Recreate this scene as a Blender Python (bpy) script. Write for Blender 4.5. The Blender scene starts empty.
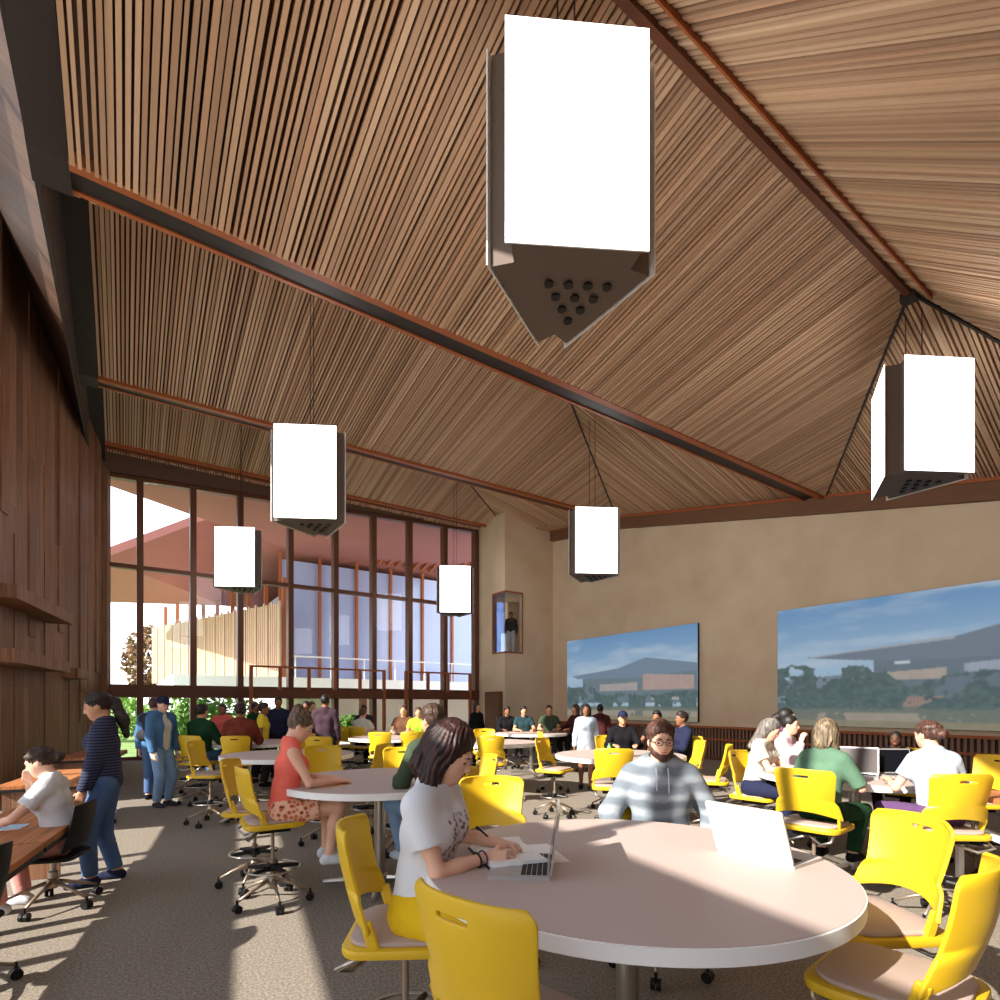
import bpy, bmesh, math, random
import numpy as np
from mathutils import Vector, Matrix
random.seed(7); rng = np.random.default_rng(7)
SC = bpy.context.scene
COL = SC.collection
# ------------------------------------------------------------------ frame: world x = along the glass wall, y = along the screen wall
TH = math.radians(34.31); CT, ST = math.cos(TH), math.sin(TH)
EYE = 1.62
def P(X, Y, z=0.0):            # metres right / ahead of the viewpoint -> world
    return Vector((CT*X + ST*Y, -ST*X + CT*Y, z))
def PX(px, d, z=0.0):
    return P((px-500)/550*d, d, z)
def ANG(fx, fy):               # heading for things that face local +y
    v = P(fx, fy); return math.atan2(v.y, v.x) - math.pi/2
def lin(c):
    return tuple(((v/255)/12.92 if v/255 <= .04045 else ((v/255+.055)/1.055)**2.4) for v in c)

# ------------------------------------------------------------------ materials
MATS = {}
def mat(name, rgb, rough=.6, metal=0., spec=.3, noise=0., nscale=20., bump=0., bscale=80., emit=None, estr=0., coat=0.):
    if name in MATS: return MATS[name]
    m = bpy.data.materials.new(name); m.use_nodes = True
    nt = m.node_tree; b = nt.nodes['Principled BSDF']
    c = (*lin(rgb), 1)
    b.inputs['Base Color'].default_value = c
    b.inputs['Roughness'].default_value = rough
    b.inputs['Metallic'].default_value = metal
    b.inputs['Specular IOR Level'].default_value = spec
    b.inputs['Coat Weight'].default_value = coat
    if emit:
        b.inputs['Emission Color'].default_value = (*lin(emit), 1)
        b.inputs['Emission Strength'].default_value = estr
    if noise > 0 or bump > 0:
        tc = nt.nodes.new('ShaderNodeTexCoord')
        n = nt.nodes.new('ShaderNodeTexNoise'); n.inputs['Scale'].default_value = nscale; n.inputs['Detail'].default_value = 5
        nt.links.new(tc.outputs['Object'], n.inputs['Vector'])
        if noise > 0:
            mx = nt.nodes.new('ShaderNodeMix'); mx.data_type = 'RGBA'
            mx.inputs['A'].default_value = tuple(max(0, v*(1-noise)) for v in c[:3]) + (1,)
            mx.inputs['B'].default_value = tuple(min(1, v*(1+noise)) for v in c[:3]) + (1,)
            nt.links.new(n.outputs['Fac'], mx.inputs['Factor'])
            nt.links.new(mx.outputs['Result'], b.inputs['Base Color'])
        if bump > 0:
            n2 = nt.nodes.new('ShaderNodeTexNoise'); n2.inputs['Scale'].default_value = bscale; n2.inputs['Detail'].default_value = 3
            nt.links.new(tc.outputs['Object'], n2.inputs['Vector'])
            bp = nt.nodes.new('ShaderNodeBump'); bp.inputs['Strength'].default_value = bump; bp.inputs['Distance'].default_value = .02
            nt.links.new(n2.outputs['Fac'], bp.inputs['Height']); nt.links.new(bp.outputs['Normal'], b.inputs['Normal'])
    MATS[name] = m
    return m

def ramp_mat(name, cols, kind='noise', scale=10., rough=.8, axis_scale=(1,1,1), bump=0., pos=None, const=False, spec=.2, detail=4., dist=0.):
    """a colour ramp over noise / wave / voronoi in object space"""
    if name in MATS: return MATS[name]
    m = bpy.data.materials.new(name); m.use_nodes = True
    nt = m.node_tree; b = nt.nodes['Principled BSDF']
    b.inputs['Roughness'].default_value = rough; b.inputs['Specular IOR Level'].default_value = spec
    tc = nt.nodes.new('ShaderNodeTexCoord'); mp = nt.nodes.new('ShaderNodeMapping')
    mp.inputs['Scale'].default_value = axis_scale
    nt.links.new(tc.outputs['Object'], mp.inputs['Vector'])
    if kind == 'noise':
        n = nt.nodes.new('ShaderNodeTexNoise'); n.inputs['Scale'].default_value = scale; n.inputs['Detail'].default_value = detail
        n.inputs['Distortion'].default_value = dist; out = n.outputs['Fac']
    elif kind == 'wave':
        n = nt.nodes.new('ShaderNodeTexWave'); n.wave_type = 'BANDS'; n.bands_direction = 'Z'
        n.inputs['Scale'].default_value = scale; n.inputs['Distortion'].default_value = dist; n.inputs['Detail'].default_value = detail
        out = n.outputs['Fac']
    else:
        n = nt.nodes.new('ShaderNodeTexVoronoi'); n.inputs['Scale'].default_value = scale; out = n.outputs['Distance']
    nt.links.new(mp.outputs['Vector'], n.inputs['Vector'])
    r = nt.nodes.new('ShaderNodeValToRGB'); el = r.color_ramp.elements
    if const: r.color_ramp.interpolation = 'CONSTANT'
    while len(el) < len(cols): el.new(.5)
    for i, c in enumerate(cols):
        el[i].position = pos[i] if pos else .3 + .4*i/(len(cols)-1)
        el[i].color = (*lin(c), 1)
    nt.links.new(out, r.inputs['Fac']); nt.links.new(r.outputs['Color'], b.inputs['Base Color'])
    if bump:
        bp = nt.nodes.new('ShaderNodeBump'); bp.inputs['Strength'].default_value = bump; bp.inputs['Distance'].default_value = .01
        nt.links.new(out, bp.inputs['Height']); nt.links.new(bp.outputs['Normal'], b.inputs['Normal'])
    MATS[name] = m
    return m

def plank_mat(name, c1, c2, c3, w=.16, l=2.6, vertical=True):
    """timber boards: brick pattern for the boards, stretched noise for the grain"""
    if name in MATS: return MATS[name]
    m = bpy.data.materials.new(name); m.use_nodes = True
    nt = m.node_tree; b = nt.nodes['Principled BSDF']; b.inputs['Roughness'].default_value = .55; b.inputs['Specular IOR Level'].default_value = .25
    tc = nt.nodes.new('ShaderNodeTexCoord')
    sp = nt.nodes.new('ShaderNodeSeparateXYZ'); cb = nt.nodes.new('ShaderNodeCombineXYZ')
    ad = nt.nodes.new('ShaderNodeMath'); ad.operation = 'ADD'
    nt.links.new(tc.outputs['Object'], sp.inputs[0])
    nt.links.new(sp.outputs['X'], ad.inputs[0]); nt.links.new(sp.outputs['Y'], ad.inputs[1])
    if vertical:
        nt.links.new(sp.outputs['Z'], cb.inputs['X']); nt.links.new(ad.outputs[0], cb.inputs['Y'])
    else:
        nt.links.new(sp.outputs['Y'], cb.inputs['X']); nt.links.new(sp.outputs['X'], cb.inputs['Y'])
    br = nt.nodes.new('ShaderNodeTexBrick'); br.offset = .37; br.squash = 1
    br.inputs['Scale'].default_value = 1; br.inputs['Brick Width'].default_value = l; br.inputs['Row Height'].default_value = w
    br.inputs['Mortar Size'].default_value = .003; br.inputs['Bias'].default_value = 0
    br.inputs['Color1'].default_value = (*lin(c1), 1); br.inputs['Color2'].default_value = (*lin(c2), 1); br.inputs['Mortar'].default_value = (*lin(c3), 1)
    nt.links.new(cb.outputs[0], br.inputs['Vector'])
    mp = nt.nodes.new('ShaderNodeMapping'); mp.inputs['Scale'].default_value = (.6, 14, 14)
    nt.links.new(cb.outputs[0], mp.inputs['Vector'])
    n = nt.nodes.new('ShaderNodeTexNoise'); n.inputs['Scale'].default_value = 1.6; n.inputs['Detail'].default_value = 6
    nt.links.new(mp.outputs[0], n.inputs['Vector'])
    r = nt.nodes.new('ShaderNodeValToRGB'); r.color_ramp.elements[0].position = .3; r.color_ramp.elements[1].position = .7
    r.color_ramp.elements[0].color = (.55, .55, .55, 1); r.color_ramp.elements[1].color = (1.25, 1.2, 1.15, 1)
    nt.links.new(n.outputs['Fac'], r.inputs['Fac'])
    mx = nt.nodes.new('ShaderNodeMix'); mx.data_type = 'RGBA'; mx.blend_type = 'MULTIPLY'; mx.inputs['Factor'].default_value = 1
    nt.links.new(br.outputs['Color'], mx.inputs['A']); nt.links.new(r.outputs['Color'], mx.inputs['B'])
    nt.links.new(mx.outputs['Result'], b.inputs['Base Color'])
    MATS[name] = m
    return m

def vcol_mat(name, rough=.6, emit=0., noise=False, spec=.2):
    if name in MATS: return MATS[name]
    m = bpy.data.materials.new(name); m.use_nodes = True
    nt = m.node_tree; b = nt.nodes['Principled BSDF']; b.inputs['Roughness'].default_value = rough; b.inputs['Specular IOR Level'].default_value = spec
    a = nt.nodes.new('ShaderNodeAttribute'); a.attribute_name = 'tone'
    if emit:
        b.inputs['Base Color'].default_value = (.02, .02, .02, 1)
        nt.links.new(a.outputs['Color'], b.inputs['Emission Color']); b.inputs['Emission Strength'].default_value = emit
    else:
        nt.links.new(a.outputs['Color'], b.inputs['Base Color'])
    MATS[name] = m
    return m

def glass_mat(name, tint=(250, 252, 255), refl=.03, rough=0.0):
    if name in MATS: return MATS[name]
    m = bpy.data.materials.new(name); m.use_nodes = True
    nt = m.node_tree; nt.nodes.clear()
    o = nt.nodes.new('ShaderNodeOutputMaterial'); mx = nt.nodes.new('ShaderNodeMixShader')
    t = nt.nodes.new('ShaderNodeBsdfTransparent'); t.inputs['Color'].default_value = (*lin(tint), 1)
    g = nt.nodes.new('ShaderNodeBsdfGlossy'); g.inputs['Roughness'].default_value = rough
    fr = nt.nodes.new('ShaderNodeFresnel'); fr.inputs['IOR'].default_value = 1.45
    mm = nt.nodes.new('ShaderNodeMath'); mm.operation = 'MULTIPLY_ADD'; mm.inputs[1].default_value = .5; mm.inputs[2].default_value = max(0, refl-.03)
    nt.links.new(fr.outputs[0], mm.inputs[0]); nt.links.new(mm.outputs[0], mx.inputs['Fac'])
    nt.links.new(t.outputs[0], mx.inputs[1]); nt.links.new(g.outputs[0], mx.inputs[2]); nt.links.new(mx.outputs[0], o.inputs['Surface'])
    MATS[name] = m
    return m

# ------------------------------------------------------------------ mesh building
class MB:
    def __init__(s): s.v = []; s.f = []; s.c = None
    def add(s, vs, fs):
        o = len(s.v); s.v += [tuple(v) for v in vs]; s.f += [tuple(i+o for i in f) for f in fs]; return s
    def box(s, x0, x1, y0, y1, z0, z1):
        return s.add([(x0,y0,z0),(x1,y0,z0),(x1,y1,z0),(x0,y1,z0),(x0,y0,z1),(x1,y0,z1),(x1,y1,z1),(x0,y1,z1)],
                     [(0,3,2,1),(4,5,6,7),(0,1,5,4),(1,2,6,5),(2,3,7,6),(3,0,4,7)])
    def hexa(s, lo, hi):        # lo, hi: 4 corners each, same order (counter-clockwise seen from above)
        return s.add(list(lo)+list(hi), [(0,3,2,1),(4,5,6,7),(0,1,5,4),(1,2,6,5),(2,3,7,6),(3,0,4,7)])
    def bar(s, p, q, w, h, up=(0,0,1)):
        p = Vector(p); q = Vector(q); d = (q-p).normalized(); up = Vector(up)
        r = d.cross(up)
        if r.length < 1e-4: r = d.cross(Vector((1,0,0)))
        r.normalize(); u = r.cross(d)
        lo = [p-r*w/2-u*h/2, p+r*w/2-u*h/2, p+r*w/2+u*h/2, p-r*w/2+u*h/2]
        hi = [a+(q-p) for a in lo]
        return s.hexa(lo, hi)
    def tube(s, pts, r, n=8, close=False, cap=True):
        pts = [Vector(p) for p in pts]; N = len(pts)
        rs = r if isinstance(r, (list, tuple)) else [r]*N
        o = len(s.v); ref = None
        for i, p in enumerate(pts):
            if close: d = (pts[(i+1)%N]-pts[i-1])
            else: d = pts[min(i+1, N-1)]-pts[max(i-1, 0)]
            d.normalize()
            if ref is None:
                ref = Vector((0,0,1)) if abs(d.z) < .9 else Vector((1,0,0))
            u = ref - d*ref.dot(d)
            if u.length < 1e-5: u = d.orthogonal()
            u.normalize(); ref = u; w = d.cross(u)
            for k in range(n):
                t = 2*math.pi*k/n; s.v.append(tuple(p + (u*math.cos(t)+w*math.sin(t))*rs[i]))
        for i in range(N if close else N-1):
            j = (i+1) % N
            for k in range(n):
                l = (k+1) % n; s.f.append((o+i*n+k, o+i*n+l, o+j*n+l, o+j*n+k))
        if cap and not close:
            s.f.append(tuple(o+k for k in range(n))[::-1]); s.f.append(tuple(o+(N-1)*n+k for k in range(n)))
        return s
    def lathe(s, prof, n=32, c=(0,0,0)):
        o = len(s.v)
        for (r, z) in prof:
            for k in range(n):
                t = 2*math.pi*k/n; s.v.append((c[0]+r*math.cos(t), c[1]+r*math.sin(t), c[2]+z))
        for i in range(len(prof)-1):
            for k in range(n):
                l = (k+1) % n; s.f.append((o+i*n+k, o+i*n+l, o+(i+1)*n+l, o+(i+1)*n+k))
        s.f.append(tuple(o+k for k in range(n))[::-1]); s.f.append(tuple(o+(len(prof)-1)*n+k for k in range(n)))
        return s
    def prism(s, poly, z0, z1):
        o = len(s.v); n = len(poly)
        s.v += [(x, y, z0) for x, y in poly] + [(x, y, z1) for x, y in poly]
        s.f.append(tuple(o+k for k in range(n))[::-1]); s.f.append(tuple(o+n+k for k in range(n)))
        for k in range(n): l = (k+1) % n; s.f.append((o+k, o+l, o+n+l, o+n+k))
        return s
    def ball(s, c, r, n=10, sc=(1,1,1)):
        o = len(s.v); m = n//2+1
        for i in range(1, m):
            a = math.pi*i/m
            for k in range(n):
                t = 2*math.pi*k/n
                s.v.append((c[0]+r*sc[0]*math.sin(a)*math.cos(t), c[1]+r*sc[1]*math.sin(a)*math.sin(t), c[2]+r*sc[2]*math.cos(a)))
        s.v.append((c[0], c[1], c[2]+r*sc[2])); s.v.append((c[0], c[1], c[2]-r*sc[2]))
        T = len(s.v)-2; B = T+1
        for i in range(m-2):
            for k in range(n):
                l = (k+1) % n; s.f.append((o+i*n+k, o+(i+1)*n+k, o+(i+1)*n+l, o+i*n+l))
        for k in range(n):
            l = (k+1) % n; s.f.append((T, o+k, o+l)); s.f.append((B, o+(m-2)*n+l, o+(m-2)*n+k))
        return s
    def mesh(s, name, m, smooth=False):
        me = bpy.data.meshes.new(name); me.from_pydata(s.v, [], s.f); me.update()
        if m: me.materials.append(m)
        if smooth:
            me.polygons.foreach_set('use_smooth', [True]*len(me.polygons))
        return me
    def build(s, name, m, parent=None, loc=(0,0,0), rz=0, smooth=False, kind=None, bevel=0.):
        o = bpy.data.objects.new(name, s.mesh(name, m, smooth)); COL.objects.link(o)
        o.location = loc; o.rotation_euler = (0, 0, rz)
        if parent: o.parent = parent
        if kind: o['kind'] = kind
        if bevel: bake(o, [('BEVEL', dict(width=bevel, segments=2, limit_method='ANGLE'))])
        return o
def bake(o, mods):
    for t, kw in mods:
        md = o.modifiers.new('m', t)
        for k, v in kw.items(): setattr(md, k, v)
    dg = bpy.context.evaluated_depsgraph_get(); dg.update()
    me = bpy.data.meshes.new_from_object(o.evaluated_get(dg)); me.name = o.name
    o.modifiers.clear(); o.data = me
    return o
def smooth_angle(o, ang=35):
    me = o.data; me.polygons.foreach_set('use_smooth', [True]*len(me.polygons))
    bm = bmesh.new(); bm.from_mesh(me); lim = math.radians(ang)
    for e in bm.edges:
        if len(e.link_faces) == 2: e.smooth = e.calc_face_angle(0) < lim
    bm.to_mesh(me); bm.free(); return o
def empty(name, loc=(0,0,0), rz=0):
    o = bpy.data.objects.new(name, None); COL.objects.link(o); o.location = loc; o.rotation_euler = (0,0,rz); o.empty_display_size = .1
    return o
def tag(o, label, cat, group=None):
    o['label'] = label; o['category'] = cat
    if group: o['group'] = group
    return o
KIDS = {}
def copy_tree(o, parent=None):
    c = o.copy(); COL.objects.link(c)
    if parent: c.parent = parent
    for ch in list(o.children): copy_tree(ch, c)
    return c
def rrect(w, d, r, n=5):
    pts = []
    for (cx, cy, a0) in ((w/2-r, d/2-r, 0), (-w/2+r, d/2-r, 90), (-w/2+r, -d/2+r, 180), (w/2-r, -d/2+r, 270)):
        for k in range(n+1):
            t = math.radians(a0+90*k/n); pts.append((cx+r*math.cos(t), cy+r*math.sin(t)))
    return pts

# ------------------------------------------------------------------ the palette
M_slat = vcol_mat('slat_timber', .6)
M_back = mat('slat_backing', (62, 44, 34), .9)
M_trim = mat('copper_timber_trim', (168, 94, 52), .5, noise=.15, nscale=9)
M_dark = mat('dark_steel', (58, 50, 47), .5, metal=.2, noise=.1, nscale=3)
M_beamw = mat('brown_timber_beam', (112, 68, 45), .55, noise=.2, nscale=6)
M_conc = ramp_mat('beige_plaster', [(216, 192, 160), (224, 202, 171), (229, 209, 180)], scale=.9, rough=.9, detail=8)
M_fascia = mat('brown_fascia', (122, 86, 62), .6, noise=.1, nscale=4)
M_plank = plank_mat('wall_boards', (158, 116, 88), (124, 88, 66), (60, 42, 34), w=.36, l=3.1)
M_soffit_dark = plank_mat('dark_soffit_boards', (94, 68, 52), (74, 52, 40), (36, 26, 20), w=.3, l=3.)
M_mull = mat('mullion_bronze', (104, 66, 48), .45, metal=.1)
M_yellow = mat('yellow_plastic', (218, 178, 34), .42, spec=.4)
M_pad = mat('mauve_seat_fabric', (180, 160, 150), .9, bump=.1, bscale=300)
M_black = mat('black_plastic', (22, 22, 24), .45)
M_chrome = mat('brushed_metal', (190, 184, 176), .28, metal=.9)
M_top = mat('table_laminate', (190, 172, 165), .5, spec=.25)
M_white = mat('white_edge', (240, 240, 238), .5)
M_paper = mat('paper', (245, 243, 240), .9)
M_alu = mat('laptop_aluminium', (188, 186, 186), .4, metal=.5)
M_key = mat('laptop_keys', (34, 34, 36), .6)
M_scr = mat('dark_screen', (18, 20, 26), .15)
M_tan = mat('tan_metal', (168, 150, 132), .35, metal=.6)
M_lamp = mat('lamp_panel', (255, 255, 255), .6, emit=(255, 255, 255), estr=4.6)
M_lampbody = mat('lamp_body', (112, 98, 88), .6)
M_desk = plank_mat('desk_timber', (196, 132, 84), (176, 112, 68), (120, 70, 42), w=.12, l=1.4, vertical=False)
# ================================================================== THE SETTING
# --- floor
M_carpet = ramp_mat('carpet', [(114, 107, 99), (138, 129, 118), (166, 155, 142)], scale=60, rough=.95, detail=10, bump=.25, spec=.05)
MB().box(-6, 14.8, -3.2, 19.55, -.15, 0).build('floor', M_carpet, kind='structure')

# --- roof profile: three saw-tooth bays between valley beams; each bay: steep face, ridge, gentle face
AL, AR = -.45, 14.5                        # ceiling edges
V1, Z1 = 6.8, 6.97; V2, Z2 = 13.85, 8.32; V3, Z3 = 18.75, 8.93
BW = .44                                   # valley beam width
R0, ZR0 = 3.17, 7.52; R1, ZR1 = 9.75, 9.06; R2, ZR2 = 16.2, 9.55
TONES = [lin(c) for c in ((214, 180, 146), (204, 168, 134), (194, 158, 126), (186, 150, 118), (208, 172, 138), (178, 142, 112), (202, 160, 126))]
def slat_panel(name, poly, sdir, pitch=.066, wid=.042, dep=.028, parent=None):
    """polygon in space, real battens under a dark backing; battens run along sdir"""
    poly = [Vector(p) for p in poly]
    n = (poly[1]-poly[0]).cross(poly[2]-poly[0]).normalized()
    if n.z > 0: n = -n                      # points down into the room
    s = Vector(sdir); s = (s - n*s.dot(n)).normalized(); t = n.cross(s)
    o = poly[0]; q = [((p-o).dot(s), (p-o).dot(t)) for p in poly]
    tmin = min(a[1] for a in q); tmax = max(a[1] for a in q)
    mb = MB(); cols = []
    mb.add([p - n*.02 for p in poly] + [p - n*.10 for p in poly],
           [tuple(range(len(poly))), tuple(range(len(poly), 2*len(poly)))[::-1]] + [(i, (i+1) % len(poly), len(poly)+(i+1) % len(poly), len(poly)+i) for i in range(len(poly))])
    nb = len(mb.v); back = lin((96, 70, 54)); cols += [back]*nb
    k = 0; tt = tmin + pitch/2
    while tt < tmax:
        xs = []
        for i in range(len(q)):
            (s0, t0), (s1, t1) = q[i], q[(i+1) % len(q)]
            if (t0 <= tt < t1) or (t1 <= tt < t0): xs.append(s0 + (s1-s0)*(tt-t0)/(t1-t0))
        xs.sort()
        for j in range(0, len(xs)-1, 2):
            if xs[j+1]-xs[j] < .04: continue
            w = wid*random.choice((.75, 1, 1, 1.25)); dd = dep*random.choice((.7, 1, 1.2))
            a = o + s*xs[j] + t*(tt-w/2); b_ = o + s*xs[j+1] + t*(tt-w/2)
            w_ = t*w; dn = n*dd; up = -n*.015
            mb.add([a+up, b_+up, b_+w_+up, a+w_+up, a+dn, b_+dn, b_+w_+dn, a+w_+dn], [(4,5,6,7),(0,1,5,4),(2,3,7,6),(0,4,7,3),(1,2,6,5)])
            c = random.choice(TONES); g = random.uniform(.92, 1.08); cols += [tuple(v*g for v in c)]*8
        tt += pitch*random.choice((.9, 1, 1, 1.12)); k += 1
    o_ = mb.build(name, M_slat, kind='structure')
    a = o_.data.color_attributes.new('tone', 'FLOAT_COLOR', 'POINT')
    a.data.foreach_set('color', np.array([(*c, 1) for c in cols], dtype=np.float32).ravel())
    return o_
bdir = (0, 1, 0); adir = (1, 0, 0)
A0, A1, A2 = 9.2, 8.5, 9.45                # ridge ends (apex of each hip)
EVc = .846; EVz = 5.60
# bay one
slat_panel('ceiling', [(AL, R0, ZR0), (A0, R0, ZR0), (AR, V1-.08, 6.82), (AL, V1-.08, Z1)], bdir)
slat_panel('ceiling', [(AL, -3, 2.375), (AR, -3, 2.375), (AR, EVc, EVz), (A0, R0, ZR0), (AL, R0, ZR0)], bdir)  # run on unseen behind the camera to shut out sky light
slat_panel('ceiling', [(A0, R0, ZR0), (AR, EVc, EVz), (AR, V1, 6.82)], adir)
# bay two
slat_panel('ceiling', [(AL, R1, ZR1), (A1, R1, ZR1), (AR, V2-.08, 8.3), (AL, V2-.08, Z2)], bdir)
slat_panel('ceiling', [(AL, V1+BW, Z1), (AR, V1+BW, 7.0), (A1, R1, ZR1), (AL, R1, ZR1)], bdir)
slat_panel('ceiling', [(A1, R1, ZR1), (AR, V1+BW, 7.0), (AR, V2, 8.3)], adir)
# bay three
E3 = (13.2, V3, 8.93)
slat_panel('ceiling', [(AL, R2, ZR2), (A2, R2, ZR2), (13.2, V3-.08, 8.93), (AL, V3-.08, Z3)], bdir)
slat_panel('ceiling', [(AL, V2+BW, Z2), (AR, V2+BW, 8.35), (A2, R2, ZR2), (AL, R2, ZR2)], bdir)
slat_panel('ceiling', [(A2, R2, ZR2), (AR, V2+BW, 8.35), E3], adir)
# soffit between the last valley beam and the glass wall
slat_panel('ceiling', [(AL-.3, V3+.44, Z3-.04), (13.2, V3+.44, 8.93), (13.2, 19.34, 8.84), (AL-.3, 19.34, 8.24)], bdir)
slat_panel('ceiling', [(AR, V2+BW, 8.36), (AR, 19.5, 9.0), (13.2, 19.5, 8.95), E3], adir)
# --- dark joint strips along the hips
hb = MB()
for p0, p1 in (((A0, R0, ZR0), (AR, V1, 6.82)), ((A0, R0, ZR0), (AR, EVc, EVz)), ((A1, R1, ZR1), (AR, V2, 8.3)), ((A2, R2, ZR2), E3)):
    hb.bar(Vector(p0)-Vector((0, 0, .045)), Vector(p1)-Vector((0, 0, .045)), .035, .03)
hb.build('trim_6', M_dark, kind='structure')
# --- valley beams
def valley(n, b, z, x1, zr):
    lo = lambda b0, b1, dz0, dz1: MB().hexa([(AL, b0, z+dz0), (x1, b0, zr+dz0), (x1, b1, zr+dz0), (AL, b1, z+dz0)], [(AL, b0, z+dz1), (x1, b0, zr+dz1), (x1, b1, zr+dz1), (AL, b1, z+dz1)])
    e = lo(b+.07, b+BW-.04, 0, .3).build('beam_%d' % n, M_dark, kind='structure')
    lo(b-.07, b+.05, -.10, .1).build('beam_trim', M_trim, e)
    lo(b+BW-.04, b+BW+.01, -.02, .1).build('beam_trim', M_trim, e)
valley(1, V1, Z1, AR, 6.84); valley(2, V2, Z2, AR, 8.3); valley(3, V3, Z3, 13.0, 8.93)
for i, (r, z, x1) in enumerate(((R0, ZR0, A0), (R1, ZR1, A1), (R2, ZR2, A2))):
    e = MB().box(AL, x1, r-.03, r+.05, z-.10, z+.05).build('beam_%d' % (i+4), M_beamw, kind='structure')
    MB().box(AL, x1, r-.27, r-.25, z-.30, z-.2).build('beam_trim', M_trim, e)
    MB().box(x1-.06, x1+.1, r-.08, r+.1, z-.16, z+.02).build('end_plate', M_dark, e)
# --- dark steel edge beam along the left edge of the ceiling, and the boarded soffit beyond it
WL = lambda b: -.5 - .16*(19.4-b)          # the boarded wall splays outwards towards the viewer
prof = [(-3, 2.375), (R0, ZR0), (V1, Z1), (V1+BW, Z1), (R1, ZR1), (V2, Z2), (V2+BW, Z2), (R2, ZR2), (V3, Z3), (19.5, 8.5)]
eb = MB(); so = MB(); so2 = MB()
for (b0, z0), (b1, z1) in zip(prof[:-1], prof[1:]):
    eb.hexa([(AL-.32, b0, z0-.06), (AL, b0, z0-.06), (AL, b1, z1-.06), (AL-.32, b1, z1-.06)], [(AL-.32, b0, 10.4), (AL, b0, 10.4), (AL, b1, 10.4), (AL-.32, b1, 10.4)])
eb.build('beam_7', M_dark, kind='structure')
for (b0, b1) in ((-3, 6), (6, 12), (12, 19.5)):
    z0, z1 = 7.2+.10*(b0-6.8), 7.2+.10*(b1-6.8)
    so2.hexa([(AL-.36, b0, z0), (AL-.31, b0, z0), (AL-.31, b1, z1), (AL-.36, b1, z1)], [(AL-.36, b0, 10.4), (AL-.31, b0, 10.4), (AL-.31, b1, 10.4), (AL-.36, b1, 10.4)])
    so.hexa([(WL(b0)-.3, b0, 10.2), (AL-.3, b0, z0), (AL-.3, b1, z1), (WL(b1)-.3, b1, 10.2)], [(WL(b0)-.3, b0, 10.3), (AL-.3, b0, z0+.1), (AL-.3, b1, z1+.1), (WL(b1)-.3, b1, 10.3)])
so.box(AL-.3, AR+.3, -3.2, 19.5, 10.35, 10.5)  # unseen deck added over the ceilings to block stray sun
so.build('ceiling', M_soffit_dark, kind='structure'); so2.build('trim_7', M_dark, kind='structure')
# --- left boarded wall (solid part in view) and its glazed part nearer than the picture's edge
def wseg(b0, b1, z0, z1, th=.18, off=0):
    return [(WL(b0)-th+off, b0, z0), (WL(b0)+off, b0, z0), (WL(b1)+off, b1, z0), (WL(b1)-th+off, b1, z0)], [(WL(b0)-th+off, b0, z1), (WL(b0)+off, b0, z1), (WL(b1)+off, b1, z1), (WL(b1)-th+off, b1, z1)]
wl = MB()
wl.hexa(*wseg(11.2, 19.5, 0, 10.2))
wl.hexa(*wseg(-3, 11.2, 1.78, 2.24)); wl.hexa(*wseg(-3, 11.2, 2.64, 4.20)); wl.hexa(*wseg(-3, 11.2, 8.6, 10.2))
wl.build('wall_left', M_plank, kind='structure')
mu = MB()
for b in (-2.95, -.9, 1.7, 4.3, 6.9, 9.5): mu.hexa(*wseg(b, b+.12, 0, 8.6))
wf = mu.build('window_3', M_mull, kind='structure')
for b0, b1 in ((-2.83, -.9), (-.78, 1.7), (1.82, 4.3), (4.42, 6.9), (7.02, 9.5), (9.62, 11.2)):
    for z0, z1 in ((.02, 1.78), (2.24, 2.64), (4.20, 8.6)):
        MB().hexa(*wseg(b0, b1, z0, z1, th=.012, off=-.08)).build('pane', glass_mat('glass_clear'), wf)
# projecting boards on the left wall: some stand proud, as in the photo
pb = MB()
for b, w, z0, z1, o in ((12.6, .5, 0, 4.6, .02), (13.3, .35, 2.9, 10, .03), (14.2, .6, 0, 6.4, .02), (15.1, .4, 3.2, 10, .03), (15.9, .5, 0, 3.6, .02), (16.8, .45, 1.2, 10, .03), (17.6, .5, 0, 5.2, .02), (18.4, .55, 2.5, 10, .04), (12.0, .3, 4.8, 10, .03), (19.0, .45, 0, 8.3, .16)):
    pb.hexa(*wseg(b, b+w, z0, z1, th=o, off=o))
pb.build('trim_2', M_plank, kind='structure')
# ledges on the boarded wall
for b0, b1, z, dp in ((11.3, 14.4, 3.28, .42), (11.3, 14.2, 2.28, .42), (15.3, 16.3, 2.22, .3)):
    lo, hi = wseg(b0, b1, z, z+.22, th=dp, off=dp)
    tag(MB().hexa(lo, hi).build('wall_shelf', M_plank), {3.28: 'upper dark timber ledge projecting from the left boarded wall', 2.28: 'lower dark timber ledge under the upper one on the left wall', 2.22: 'short timber ledge on the left wall near the glass'}[z], 'shelf')

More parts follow.
